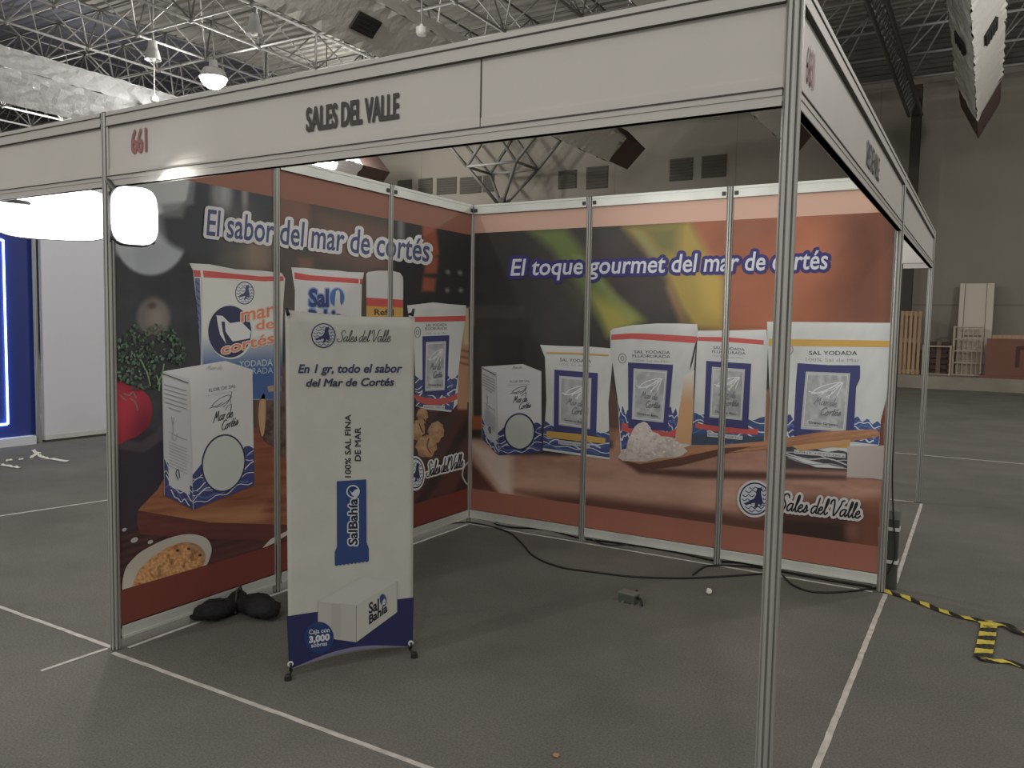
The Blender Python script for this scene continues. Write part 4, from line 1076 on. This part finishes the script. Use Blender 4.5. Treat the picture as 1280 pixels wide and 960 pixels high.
# ------------------------------------------------------------------ X-stand banner
fA, fB = flr(360, 850), flr(517.7, 822)
wv_ = (fB-fA); wid = wv_.length; wv_.normalize()
fwd = Vector((wv_.y, -wv_.x, 0))
if fwd.dot(Vector(CAM)-fA) < 0: fwd = -fwd
LEAN = math.radians(5)
bn = (fwd*math.cos(LEAN)+Vector((0, 0, 1))*math.sin(LEAN)).normalized()
b0 = fA-fwd*.035
PX = (tuple(b0), tuple(bn))
def bp(px, py, h=0.0): return Vector(hit(px, py, np.array(b0)+np.array(bn)*h, bn))
BN = empty('banner_stand', fA.lerp(fB, .5), 'white and navy X-stand banner standing on the booth carpet', 'banner stand')
bl, br, tl, tr = bp(361, 838), bp(516, 808.5), bp(356.5, 387), bp(518, 396)
bmd = MB(); N = 28; rows = []
for j in range(N+1):
    t = j/N; row = []
    for i in range(N+1):
        s_ = i/N
        q = (bl.lerp(br, s_)).lerp(tl.lerp(tr, s_), t)
        sag = -.012*math.sin(math.pi*s_)*(1-t)**6*4 * .5
        curl = .05*math.sin(math.pi*s_)*max(0, 1-t*22)
        q = q+bn*(-.004)+Vector((0, 0, .022*math.sin(math.pi*s_)*max(0, 1-t*14)))-bn*curl*.3-Vector((0, 0, .012*math.sin(math.pi*s_)))*(1 if j == N else 0)
        row.append(bmd.bm.verts.new(q-BN.location))
    rows.append(row)
for r0, r1 in zip(rows, rows[1:]):
    for i in range(N): bmd.bm.faces.new((r0[i], r0[i+1], r1[i+1], r1[i]))
BFAB = mat('banner_fabric', L(190, 190, 182), .55, noise=.07, nscale=9)
fab = bmd.build('fabric', BFAB, BN, True)
sol = fab.modifiers.new('thick', 'SOLIDIFY'); sol.thickness = .002; sol.offset = -1
def Bp(base=0.0): return Print(PX, base, .9)
p = Bp(.0005)
botm = [(361.2, 837)]+[(361.2+153.5*i/20, 837-28.5*i/20-13*math.sin(math.pi*i/20)) for i in range(1, 20)]+[(515.8, 808)]
p.poly([(358.4, 770.3), (397.4, 764.5), (420, 760), (496.3, 749.2), (517.2, 746.7)]+list(reversed(botm)), (44, 46, 92))
p.build('navy_base', INK, BN)
p = Bp(.0002)
hem = [(375+125*i/20, 834.5-23*i/20-13.5*math.sin(math.pi*(i/20*.86+.07))) for i in range(21)]; hem2 = [(375+125*i/20, 835.5-23.5*i/20-13*math.sin(math.pi*(i/20*.86+.07))+3.2*math.sin(math.pi*i/20)) for i in range(21)]
p.poly(hem+list(reversed(hem2)), (132, 126, 158)); tag(p.build('curled_hem', INK, BN), 'pale curled lower edge')
p = Bp(.001)
p.poly([(397.4, 752.5), (445.5, 757), (496.3, 727), (452, 722)], (198, 198, 191)); p.poly([(397.4, 752.5), (445.5, 757), (445.5, 802.7), (418, 799), (397.4, 795)], (188, 185, 179)); p.poly([(445.5, 757), (496.3, 727), (496.3, 765.2), (445.5, 802.7)], (192, 190, 182))
p.stroke([(445.5, 757), (445.5, 802.7)], .6, (120, 118, 112)); p.poly([(414, 754.5), (426, 755.5), (426, 798), (418.5, 797), (414, 790)], (180, 177, 171)); p.stroke([(397.4, 752.5), (445.5, 757)], .5, (176, 175, 168)); p.stroke([(445.5, 757), (496.3, 727)], .5, (182, 181, 174)); p.stroke([(496.3, 727), (496.3, 765)], .5, (150, 148, 144))
p.text('Sal', [(461, 767), (473.6, 761.8), (461, 753.5), (473.6, 747.6)], (36, 36, 48), .02, outline=(36, 36, 48), ow=.3); p.text('Bahía', [(461.4, 780.4), (484.2, 764), (461.4, 768.8), (484.2, 752.5)], (36, 36, 48), .02, outline=(36, 36, 48), ow=.3)
p.poly(ell(479, 750, 4.2, 7.6, -8), (52, 72, 120)); p.poly([(477.5, 757), (478, 752), (480.5, 748), (482.3, 751), (481.5, 755)], (190, 194, 192))
p.build('printed_carton', INK, BN)
p = Bp(.0022)
p.poly(ell(398.6, 797.2, 18.6, 20), (42, 62, 112))
p.text('Caja con', [(386.2, 793), (412, 789.8), (386.2, 787), (412, 784)], (206, 208, 214), .02); p.text('3,000', [(386.5, 803.4), (412, 799.8), (386.5, 795.4), (412, 791.8)], (214, 216, 220), .03, outline=(214, 216, 220), ow=.5); p.text('sobres', [(389, 809.5), (409, 806.6), (389, 803.8), (409, 801)], (206, 208, 214), .02)
p.build('quantity_badge', INK, BN)
p = Bp(.0005)
emblem(p, 404.4, 419.4, 15.3, 15.5, (52, 56, 92), None, (190, 194, 198)); p.pen('Sales del Valle', [(421.5, 427), (488.5, 427), (421.5, 413.5), (488.5, 412.5)], .85, (66, 66, 72)); p.build('company_logo', INK, BN)
p = Bp(.0005)
p.text('En 1 gr, todo el sabor', [(373, 466), (502.5, 465.3), (373, 455.2), (502.5, 454.5)], (62, 66, 104), .0, .22, outline=(62, 66, 104), ow=.8); p.text('del Mar de Cortés', [(383, 483.2), (492.5, 481.8), (383, 473.4), (492.5, 471.8)], (60, 62, 90), .0, .22, outline=(60, 62, 90), ow=.8)
p.build('slogan', INK, BN)
p = Bp(.0005)
p.text('100% SAL FINA', [(438.5, 596.6), (438.5, 518.2), (431, 596.6), (431, 518.2)], (50, 50, 58), .0, outline=(50, 50, 58), ow=.4); p.text('DE MAR', [(450.8, 576.2), (450.8, 534.6), (443.2, 576.2), (443.2, 534.6)], (50, 50, 58), .0, outline=(50, 50, 58), ow=.4); p.build('side_lettering', INK, BN)
p = Bp(.0005)
ser = [(461-42.4*i/18, 701.5+5.6*i/18+(.9 if i % 2 else -.6)) for i in range(19)]
p.poly([(421, 601.5), (457.8, 599.2), (458.2, 678), (460.9, 684.8)]+ser+[(418.5, 690), (421.3, 683.4)], (48, 72, 124))
p.text('SalBahía', [(446.6, 681.5), (446.6, 623), (435.2, 681.5), (435.2, 623)], (30, 34, 56), .03, 0, (204, 208, 214), 3.2)
p.poly(ell(441.3, 614.4, 8.4, 8.2), (204, 208, 214)); p.poly(ell(441.3, 614.4, 6.8, 6.6), (38, 56, 106)); p.poly([(437, 613), (440, 616), (444, 612), (448, 611), (448.5, 616), (444, 621), (440, 619)], (200, 206, 212))
p.build('printed_sachet', INK, BN)
# stand: crossed poles, hub, hooks, feet
def loc(v): return Vector(v)-BN.location
hub = (bl+br+tl+tr)/4-bn*.05
for nm, ft, tp in (('pole', fA, tr), ('pole', fB, tl), ):
    b = MB(); b.tube([loc(ft+Vector((0, 0, .008))), loc((bl if ft is fA else br)-bn*.012+wv_*(.012 if ft is fA else -.012)-Vector((0, 0, .01))), loc(hub), loc(tp-bn*.012)], .006, 8); b.build(nm, BLACKP, BN, True)
back = hub-fwd*.42; back.z = 0.008
b = MB(); b.tube([loc(hub), loc(back)], .007, 8); b.build('rear_leg', BLACKP, BN, True)
b = MB(); M_ = Matrix.Translation(loc(hub)); b.lathe([(0, -.03), (.028, -.03), (.03, 0), (.028, .03), (0, .03)], 12, mtx=M_); b.build('hub', BLACKP, BN)
for ft in (fA, fB, back):
    b = MB(); b.lathe([(0, 0), (.016, 0), (.015, .02), (.009, .026), (0, .026)], 10, loc=loc(Vector((ft.x, ft.y, 0)))); b.build('rubber_foot', RUBBER, BN)
for (cx, cy), ft in (((363, 830), fA), ((513.4, 804), fB)):
    c_ = bp(cx, cy, .002)
    b = MB(); q = bn.to_track_quat('Z', 'Y').to_matrix().to_4x4(); b.lathe([(.006, 0), (.013, 0), (.0125, .003), (.006, .003)], 18, mtx=Matrix.Translation(loc(c_)) @ q); b.build('grommet', WHITEP, BN)
    b = MB(); b.tube([loc(c_-bn*.014), loc(c_+bn*.008), loc(c_+bn*.009-Vector((0, 0, .014))), loc(c_-bn*.004-Vector((0, 0, .03)))], .0055, 8); b.build('front_hook', BLACKP, BN, True)
for (cx, cy), s_ in (((360, 391.5), -1), ((514.5, 392), 1)):
    c_ = bp(cx, cy, .003)
    b = MB(); b.tube([loc(c_-bn*.03), loc(c_+bn*.005), loc(c_+bn*.008+Vector((0, 0, -.012))), loc(c_+bn*.004+wv_*s_*.008+Vector((0, 0, .022)))], .007, 8); b.build('top_hook', BLACKP, BN, True)
# ------------------------------------------------------------------ white tape lines stuck on the carpet
def tape_line(a, c, w, label):
    a, c = Vector(a), Vector(c); d = (c-a); l = d.length; ang = math.atan2(d.y, d.x)
    o = None; b = MB(); n = max(2, int(l/.06)); rr = random.Random(int(l*100)); top = []; bot = []
    for i in range(n+1):
        x = l*i/n; j = rr.uniform(-.0015, .0015)
        top.append((x, w/2+j)); bot.append((x, -w/2+j+rr.uniform(-.001, .001)))
    b.prism(bot+list(reversed(top)), .0005, .002)
    o = b.build('floor_tape', TAPE); o.location = (a.x, a.y, 0); o.rotation_euler = (0, 0, ang)
    return tag(o, label, 'tape', 'white tape lines on the carpet')
tape_line((.03, -.035, 0), (2.9, -.035, 0), .022, 'white tape line along the front opening of the booth')
tape_line((-2.4, .0, 0), (-.035, -.0, 0), .022, 'white tape line running left from the front corner post')
tape_line((.035, .04, 0), (.035, 2.9, 0), .02, 'white tape line along the foot of the left wall')
tape_line((-.035, -.02, 0), (-.05, -.32, 0), .02, 'short white tape end in front of the left corner post')
tape_line((-.3, 3*S-.035, 0), (2.93, 3*S-.035, 0), .02, 'white tape line along the foot of the rear wall')
tape_line((3.0, .2, 0), (3.0, 2.93, 0), .025, 'white tape line along the right opening of the booth')
tape_line((3.03, 3.2, 0), (3.0, 5.9, 0), .025, 'white tape line beside the next booth beyond the right mural')
tape_line((.2, 6*S, 0), (2.93, 6*S, 0), .02, 'faint white tape line between the two far posts')
q0, q1 = flr(-40, 651), flr(136, 625)
tape_line(q0, q1, .03, 'white tape line on the aisle carpet at far left')
q0, q1 = flr(1119, 566), flr(1280, 580)
tape_line(q0, q1, .03, 'faint white tape line crossing the aisle at far right')
# ------------------------------------------------------------------ cables, box, litter
def cable(px, label, r=.006, z=.007, name='power_cable', zs=None):
    P = smooth(px, 6); pts = []
    for i, (x, y) in enumerate(P): pts.append(flr(x, y)+Vector((0, 0, z)))
    b = MB(); b.tube(pts, r, 6); o = b.build(name, RUBBER, None, True)
    return tag(o, label, 'cable', 'black power cables on the booth carpet')
cable([(548, 657), (575, 654), (600, 656), (635, 666), (652, 680), (668, 697), (700, 710), (740, 716), (790, 722), (850, 724), (900, 722), (960, 718)], 'long black cable curving across the carpet from the rear corner')
cable([(620, 655), (621, 651), (619, 655.5), (640, 660), (670, 661.5), (690, 664), (715, 671), (740, 676), (790, 682), (850, 692), (893, 702), (930, 705), (980, 716), (1040, 727), (1090, 735)], 'black cable lying along the foot of the rear wall', .007)
cable([(728, 669), (738, 672), (742, 679), (756, 684), (775, 685), (800, 682), (840, 688), (905, 698), (960, 709), (1030, 722), (1092, 733)], 'second black cable looping along the foot of the rear wall', .006, .02)
cable([(866, 720), (880, 710), (898, 708), (930, 709), (960, 712)], 'short black cable branching off behind the nearest post')
cable([(978, 720), (990, 732), (1010, 740), (1035, 742), (1065, 740), (1098, 736)], 'black cable loop on the carpet right of the nearest post')
tb_ = flr(786, 752); TBX = empty('transformer_box', tb_, 'small grey metal electrical box lying on the booth carpet', 'electrical box', None, -.15)
TBX.scale = (.82, .82, .78)
b = MB(); b.box(-.062, .062, -.04, .04, .004, .062, None, .004); b.build('case', mat('grey_green_metal', L(92, 98, 90), .5, .3), TBX)
b = MB(); b.box(-.066, .066, -.044, .044, .062, .072, None, .002); b.build('lid', mat('pale_grey_metal', L(128, 132, 124), .45, .3), TBX)
for xx in (-.07, .05, -.03):
    b = MB(); b.box(xx, xx+.02, -.055, -.04, 0, .006 if abs(xx) > .04 else .014); b.build('mounting_tab', mat('pale_grey_metal', L(128, 132, 124)), TBX)
b = MB(); b.tube([(.06, 0, .04), (.09, -.005, .045), (.115, -.02, .02), (.12, -.03, .008)], .009, 8); b.build('plug_lead', RUBBER, TBX, True)
b = MB(); b.tube([(-.02, .04, .05), (-.03, .09, .03), (-.06, .16, .009), (-.07, .23, .007)], .007, 8); b.build('supply_lead', RUBBER, TBX, True)
def crumple(name, loc, r, m_, label, cat, sq=.8, seed=1, sub=2):
    bm = bmesh.new(); bmesh.ops.create_icosphere(bm, subdivisions=sub, radius=r); rr = random.Random(seed)
    for v in bm.verts:
        v.co *= rr.uniform(.72, 1.12); v.co.z *= sq
    mn = min(v.co.z for v in bm.verts)
    for v in bm.verts: v.co.z -= mn
    me = bpy.data.meshes.new(name); bm.to_mesh(me); bm.free(); me.materials.append(m_)
    o = bpy.data.objects.new(name, me); COL.objects.link(o); o.location = loc
    return tag(o, label, cat)
crumple('paper_ball', flr(886, 743), .018, mat('white_paper', L(235, 228, 215), .8), 'small crumpled white paper ball on the carpet', 'litter', 1.1, 5)
crumple('wood_chip', flr(695, 946), .016, mat('tan_wood_chip', L(190, 140, 108), .8), 'tan wood chip on the carpet near the front edge', 'litter', .4, 9, 1)
# black carrying bag for the banner, dropped by the left wall
BG_ = empty('carry_bag', flr(290, 780), 'crumpled black cloth carry bag lying by the left wall', 'bag')
b0_ = BG_.location
def bagpart(name, path, rads, seed, flat_=.62):
    b = MB(); pts = smooth(path, 5); R = np.interp(np.linspace(0, 1, len(pts)), np.linspace(0, 1, len(rads)), rads)
    P3 = []
    for (x, y), r in zip(pts, R):
        P3.append(flr(x, y)-b0_+Vector((0, 0, r)))
    vs = b.tube(P3, list(R), 18); rr = random.Random(seed)
    for v in vs:
        k = fbm(np.array([v.co.x*34+seed]), np.array([v.co.y*34+v.co.z*40]))[0]-.5
        v.co += Vector((rr.uniform(-.002, .002), rr.uniform(-.002, .002), k*.045))
        v.co.z = max(.001, v.co.z*flat_+.0)
    o = b.build(name, BLACKC, BG_, True); return o
bagpart('left_lobe', [(240, 772), (250, 774), (265, 774), (282, 768), (296, 762)], [.01, .06, .082, .068, .045], 3)
bagpart('right_lobe', [(294, 762), (308, 764), (322, 768), (334, 774), (339, 776)], [.035, .068, .09, .078, .03], 8)
bagpart('gathered_neck', [(288, 768), (295, 760), (302, 752)], [.03, .055, .03], 5, .9)
s0 = flr(294, 770)-b0_; s1 = flr(304, 752)-b0_
b = MB(); b.tube([s0+Vector((0, 0, .012)), s0.lerp(s1, .35)+Vector((0, -.01, .11)), s0.lerp(s1, .7)+Vector((0, 0, .105)), s1+Vector((0, 0, .02))], .006, 6); tag(b.build('draw_strap', DGREY, BG_, True), 'grey draw strap')
# hazard tape
def hazmat():
    M = bpy.data.materials.new('hazard_stripes'); M.use_nodes = True; nt = M.node_tree; bs = nt.nodes['Principled BSDF']
    bs.inputs['Roughness'].default_value = .4
    uv = nt.nodes.new('ShaderNodeAttribute'); uv.attribute_name = 'run'
    fr = nt.nodes.new('ShaderNodeMath'); fr.operation = 'FRACT'; nt.links.new(uv.outputs['Fac'], fr.inputs[0])
    lt = nt.nodes.new('ShaderNodeMath'); lt.operation = 'LESS_THAN'; lt.inputs[1].default_value = .5; nt.links.new(fr.outputs[0], lt.inputs[0])
    mx = nt.nodes.new('ShaderNodeMix'); mx.data_type = 'RGBA'; mx.inputs[6].default_value = L(46, 42, 38); mx.inputs[7].default_value = L(226, 206, 84)
    nt.links.new(lt.outputs[0], mx.inputs[0]); nt.links.new(mx.outputs[2], bs.inputs['Base Color']); return M
HAZ = hazmat()
HT = empty('hazard_tape', flr(1112, 741), 'yellow and black hazard tape trailing over the carpet at right', 'tape')
def ribbon(pa, w, per, name, z=.003, twist=0.0, slant=.5, ph=0.0):
    P = [flr(x, y) for x, y in smooth(pa, 8)]; me = bpy.data.meshes.new(name); V = []; F = []; R = []; acc = 0
    for i, q in enumerate(P):
        t = (P[min(i+1, len(P)-1)]-P[max(i-1, 0)]).normalized(); nrm = Vector((-t.y, t.x, 0))
        if i: acc += (q-P[i-1]).length
        for k in range(5):
            s_ = (k/4-.5)
            ww = w*(1-.6*twist*abs(math.sin(acc*7)))
            V.append(q+nrm*s_*ww+Vector((0, 0, z+.006*math.sin(acc*23+s_*3)**2))-HT.location); R.append(acc/per+s_*slant+ph)
    for i in range(len(P)-1):
        for k in range(4): F.append((i*5+k, i*5+k+1, i*5+k+6, i*5+k+5))
    me.from_pydata([tuple(v) for v in V], [], F); a = me.attributes.new('run', 'FLOAT', 'POINT'); a.data.foreach_set('value', R)
    me.materials.append(HAZ); o = bpy.data.objects.new(name, me); COL.objects.link(o); o.parent = HT
    sd_ = o.modifiers.new('thick', 'SOLIDIFY'); sd_.thickness = .0006
    return o
ribbon([(1104, 739), (1130, 747), (1160, 758), (1190, 769), (1225, 777), (1242, 779)], .055, .125, 'long_run', .003, 0, .4, .1)
ribbon([(1236, 783), (1234, 796), (1231, 810), (1228, 825)], .075, .135, 'folded_leg', .006, 0, .3, .1)
ribbon([(1228, 783), (1245, 782), (1260, 785), (1272, 792), (1296, 797)], .07, .3, 'upper_return', .009, .5, .3, .12)
ribbon([(1222, 824), (1240, 827), (1260, 829), (1284, 836)], .05, .2, 'lower_run', .004, .3, .4, .75)
# narrow extension panel and hanging cable behind the right rear post
eb = flr(1111.5, 739); EX = empty('power_strip', Vector((eb.x+.0, 3*S+.1, 0)), 'narrow dark grey upright power strip behind the right rear post', 'power strip')
b = MB(); b.box(-.03, .032, -.03, .03, 0, .46, None, .004); b.build('body', mat('dark_green_grey', L(74, 76, 70), .6), EX)
for z_ in (.16, .36):
    b = MB(); b.box(-.036, .036, -.036, .036, z_, z_+.02); b.build('white_clip', WHITEP, EX)
b = MB(); b.box(-.034, .036, -.034, .034, .43, .48); b.build('cap', mat('pale_grey_metal', L(128, 132, 124)), EX)
P_ = [(1117, 545), (1115.5, 600), (1117, 650), (1119, 690), (1114, 708), (1107, 720)]
b = MB(); pts = [Vector(hit(x, y, (0, 3*S+.05, 0), (0, 1, 0))) for x, y in smooth([(1128, 330), (1122, 450)]+P_, 6)]
pts.append(Vector((pts[-1].x, pts[-1].y, .01)))
b.tube(pts, .005, 6); tag(b.build('hanging_cable', RUBBER, None, True), 'thin black cable hanging down behind the right rear post', 'cable')
# ------------------------------------------------------------------ floodlight and added glare head at the left corner post
FLON = mat('lit_floodlight_glass', (1, 1, 1, 1), .3, emit=(.96, .98, 1, 1), estr=9)
def flood(ctr, aim, w, h, label, arm_to, emit=FLON):
    o = empty('floodlight', ctr, label, 'floodlight', 'glaring white floodlights at the left corner post')
    q = (Vector(aim)-Vector(ctr)).to_track_quat('Z', 'Y').to_matrix().to_4x4()
    b = MB(); b.prism([((w/2)*math.copysign(abs(math.cos(t_))**.55, math.cos(t_)), (h/2)*math.copysign(abs(math.sin(t_))**.55, math.sin(t_))) for t_ in [k*math.pi/24 for k in range(48)]], -.05, 0, q)
    for k in range(9): b.box(-w*.45+w*.9*k/8-.004, -w*.45+w*.9*k/8+.004, -h*.42, h*.42, -.08, -.05, q)
    b.build('housing', DGREY, o)
    b = MB(); b.prism([((w/2-.004)*math.copysign(abs(math.cos(t_))**.55, math.cos(t_)), (h/2-.004)*math.copysign(abs(math.sin(t_))**.55, math.sin(t_))) for t_ in [k*math.pi/24 for k in range(48)]], 0, .012, q); b.build('lens', emit, o)
    b = MB(); a = Vector(arm_to)-Vector(ctr); e = q @ Vector((0, 0, -.07)); b.tube([e, e.lerp(a, .5)+Vector((0, 0, .02)), a], .012, 8); b.build('arm', DGREY, o, True)
    return o
f1 = hit(66, 266, (0, .28, 0), (0, 1, 0))
flood(tuple(f1), tuple(CAM+np.array((-.3, -.2, .3))), .60, .29, 'large glaring white floodlight left of the corner post under the left name board', (f1[0]-.05, .03, 2.15))
f2 = hit(168, 270, (0, -.06, 0), (0, 1, 0))  # added head, imitates the large lamp's bloom spreading over the mural
flood(tuple(f2), tuple(CAM+np.array((.3, .6, .7))), .19, .25, 'added smaller floodlight standing in for lamp glare right of the corner post in front of the left mural', (.03, -.02, 2.16))
sp = bpy.data.lights.new('floodlight_beam', 'SPOT'); sp.energy = 130; sp.spot_size = math.radians(64); sp.spot_blend = .9; sp.shadow_soft_size = .1; sp.color = (1, .98, .94)
so = bpy.data.objects.new('floodlight_beam', sp); COL.objects.link(so); so.location = (f2[0]+.1, f2[1]-.0, f2[2]+.05)
so.rotation_euler = (Vector((2.9, 2.97, 2.75))-so.location).to_track_quat('-Z', 'Y').to_euler()
sp2 = bpy.data.lights.new('next_booth_beam', 'SPOT'); sp2.energy = 45; sp2.spot_size = math.radians(60); sp2.spot_blend = .8; sp2.shadow_soft_size = .08
so2 = bpy.data.objects.new('next_booth_beam', sp2); COL.objects.link(so2); so2.location = (1.9, 3.9, 2.35)
so2.rotation_euler = (Vector((2.6, 5.94, 2.36))-so2.location).to_track_quat('-Z', 'Y').to_euler()
# ------------------------------------------------------------------ neighbouring stand at far left
XW = -6.6
wp = empty('partition_wall', (XW, 3.35, 0), 'white partition panel of the stand at far left', 'partition')
b = MB(); b.box(-.03, .03, 0, 3.6, .09, 3.3); b.build('panel', mat('white_partition', L(226, 227, 233), .6), wp)
b = MB(); b.box(-.035, .035, 0, 3.6, .0, .03); b.build('bottom_rail', DGREY, wp); b = MB(); b.box(-.025, .033, 0, 3.6, .03, .09); b.build('kick_strip', RAIL, wp)
booth_post(XW, 3.28, 'tall grey post between the blue wall and the white partition at far left', 3.4, 0, 'grooved aluminium booth posts')
BW = empty('blue_wall', (XW-.05, 3.2, 0), 'blue wall with a glowing light strip at far left', 'partition')
BLUE = mat('blue_panel', L(40, 56, 130), .5)
b = MB(); b.box(-.06, 0, -3.2, .1, .1, 3.3); b.build('panel', BLUE, BW)
b = MB(); b.box(-.06, .12, -3.2, .02, 0, .1); b.build('plinth', mat('white_partition', L(226, 227, 233), .6), BW)
LEDM = mat('lit_led_strip', (1, 1, 1, 1), .4, emit=(.22, .42, 1, 1), estr=9)
pa = hit(9.5, 530, (XW-.05, 0, 0), (1, 0, 0)); pb = hit(4.5, 300, (XW-.05, 0, 0), (1, 0, 0))
b = MB(); lo = Vector(BW.location); y_ = pa[1]-lo.y; zb_ = pa[2]; zt_ = pb[2]
b.box(.0, .02, y_-.007, y_+.007, zb_, zt_); b.box(.0, .02, y_-1.8, y_-.012, zb_-.012, zb_+.012); b.box(.0, .02, y_-1.8, y_-.012, zt_-.012, zt_+.012); b.box(.0, .02, y_-1.824, y_-1.8, zb_, zt_)
b.build('light_strip', LEDM, BW)
def strip(px, w, label, name='torn_tape'):
    P = [flr(x, y)+Vector((0, 0, .004)) for x, y in smooth(px, 4)]; b = MB(); prev = None
    c_ = P[0]
    for i, q in enumerate(P):
        t = (P[min(i+1, len(P)-1)]-P[max(i-1, 0)]).normalized(); nrm = Vector((-t.y, t.x, 0)); zz = Vector((0, 0, .02*abs(math.sin(i*1.3))))
        cur = [b.bm.verts.new(q-c_+nrm*w/2+zz), b.bm.verts.new(q-c_-nrm*w/2+zz*.3)]
        if prev: b.bm.faces.new((prev[0], prev[1], cur[1], cur[0]))
        prev = cur
    o = b.build(name, mat('torn_tape_white', L(225, 220, 205), .7)); o.location = c_
    sd_ = o.modifiers.new('thick', 'SOLIDIFY'); sd_.thickness = .002
    return tag(o, label, 'litter', 'torn tape scraps on the far left carpet')
strip([(41, 563), (46, 568), (52, 572), (60, 574), (85, 578)], .035, 'curled torn tape scrap by the post at far left')
strip([(39, 573), (45, 569), (50, 567)], .03, 'short torn tape piece crossing the curled scrap')
strip([(0, 582), (12, 584), (25, 586)], .03, 'torn tape strip at the left edge of the aisle')
strip([(8, 577), (15, 576)], .03, 'left one of two tiny torn tape bits at far left'); strip([(24, 575.5), (29, 575)], .03, 'right one of two tiny torn tape bits at far left')
# ------------------------------------------------------------------ things stored on the platform at the far wall
OY = 24.1
def pt(px, py, Y=OY): return Vector(hit(px, py, (0, Y, 0), (0, 1, 0)))
PINE = mat('pine_board', L(176, 146, 116), .8, noise=.25, nscale=3, stretch=(6, 6, .6))
a, c = pt(1122, 467), pt(1154, 389)
PA = empty('wooden_pallet', (a.x, OY, PH), 'pale wooden pallet standing on end by the far wall', 'pallet')
w = c.x-a.x; h = c.z-PH
for k in range(5):
    b = MB(); x_ = w*(k+.08)/5*1.0; b.box(x_, x_+w*.13, -.02, 0, .0, h); b.build('slat', PINE, PA)
for z_ in (.02, h*.5, h-.14):
    b = MB(); b.box(0, w*.98, 0, .12, z_, z_+.12); b.build('bearer', PINE, PA)
for k in range(4):
    b = MB(); x_ = w*(k+.1)/4; b.box(x_, x_+w*.16, .12, .14, 0, h); b.build('rear_slat', PINE, PA)
WIRE = mat('cream_wire', L(178, 164, 144), .6)
def rack(x0, x1, z1, y, depth, bars, label, nv=3):
    r = empty('wire_rack', (x0, y, PH), label, 'rack', 'cream tubular racks by the far wall'); w = x1-x0; h = z1-PH
    for xx in (0, w):
        for yy in (0, depth):
            b = MB(); b.tube([(xx, yy, 0), (xx, yy, h)], .028, 6); b.build('upright', WIRE, r)
    for k in range(bars):
        z_ = .03+(h-.06)*k/(bars-1)
        b = MB()
        for yy in (0, depth): b.tube([(0, yy, z_), (w, yy, z_)], .022, 6)
        for xx in (0, w): b.tube([(xx, 0, z_), (xx, depth, z_)], .022, 6)
        b.build('rung', WIRE, r)
    if nv:
        b = MB()
        for k in range(1, nv+1): b.tube([(w*k/(nv+1), 0, .03), (w*k/(nv+1), 0, h-.03)], .014, 5)
        b.build('bars', WIRE, r)
    return r
a, c = pt(1153, 466), pt(1189, 432); rack(a.x, c.x, c.z, OY-.1, .7, 2, 'low cream rack in front of the dark basket by the far wall', 0)
a, c = pt(1190, 466), pt(1229, 408); rack(a.x, c.x, c.z, OY-.0, .34, 5, 'tall cream rack in front of the leaning white panel', 5)
a, c = pt(1158, 466), pt(1188, 426)
BK = empty('dark_basket', (a.x, OY+.05, PH), 'dark brown slatted basket behind the low cream rack', 'basket')
DB = mat('dark_brown_slat', L(74, 58, 50), .8, noise=.3, nscale=6)
w = c.x-a.x; h = c.z-PH
for k in range(6):
    for y_ in (0, .45):
        b = MB(); b.box(0, w, y_, y_+.03, h*k/6+.01, h*(k+.8)/6); b.build('slat', DB, BK)
b = MB()
for xx in (0, w-.04): b.box(xx, xx+.04, .03, .45, 0, h)
b.box(w*.4, w*.6, -.02, 0, 0, h); b.build('frame', mat('brown_frame', L(110, 90, 76), .8), BK)
a, c, d = pt(1193, 466), pt(1240, 351), pt(1196, 351)
LPN = empty('leaning_panel', (a.x, OY+.42, PH), 'tall white door panel leaning against the far wall', 'panel')
w = c.x-d.x; h = c.z-PH; Mx = Matrix.Rotation(math.radians(-8), 4, 'X') @ Matrix.Shear('XY', 4, (0, 0)) if False else Matrix.Rotation(math.radians(-8), 4, 'X')
WPM = mat('off_white_door', L(196, 186, 172), .7)
b = MB(); b.box(0, w, 0, .04, 0, h, Mx); b.build('sheet', WPM, LPN)
b = MB(); b.box(0, w*.14, -.03, 0, 0, h, Mx); b.box(w*.8, w, -.03, 0, 0, h, Mx); b.build('side_rail', WPM, LPN)
b = MB(); b.box(w*.14, w*.16, -.012, 0, 0, h, Mx); b.box(w*.78, w*.8, -.012, 0, 0, h, Mx); b.box(w*.16, w*.78, -.012, 0, h*.42, h*.44, Mx); b.build('groove', mat('panel_groove', L(140, 130, 118), .8), LPN)
a, c = pt(1229, 470, 23.8), pt(1286, 424, 23.8)
CR = empty('brown_counter', (a.x+.04, 23.55, PH), 'reddish brown counter box with a pale top at far right', 'counter')
w = 2.6; h = c.z-PH; CB = mat('red_brown_board', L(124, 84, 70), .75, noise=.1, nscale=2)
b = MB(); b.box(0, w, 0, .4, .08, h); b.build('body', CB, CR)
b = MB(); b.box(-.14, w+.1, -.14, .42, 0, .08); b.build('plinth', CB, CR)
b = MB(); b.box(.12, w, .05, .4, h, h+.1); b.build('top_board', PINE, CR)
b = MB(); b.box(.7, w-.1, -.02, 0, h*.74, h*.82); b.box(.7, .78, -.02, 0, h*.3, h*.74); tag(b.build('recess', mat('dark_recess', L(78, 54, 48), .8), CR), 'dark recess')
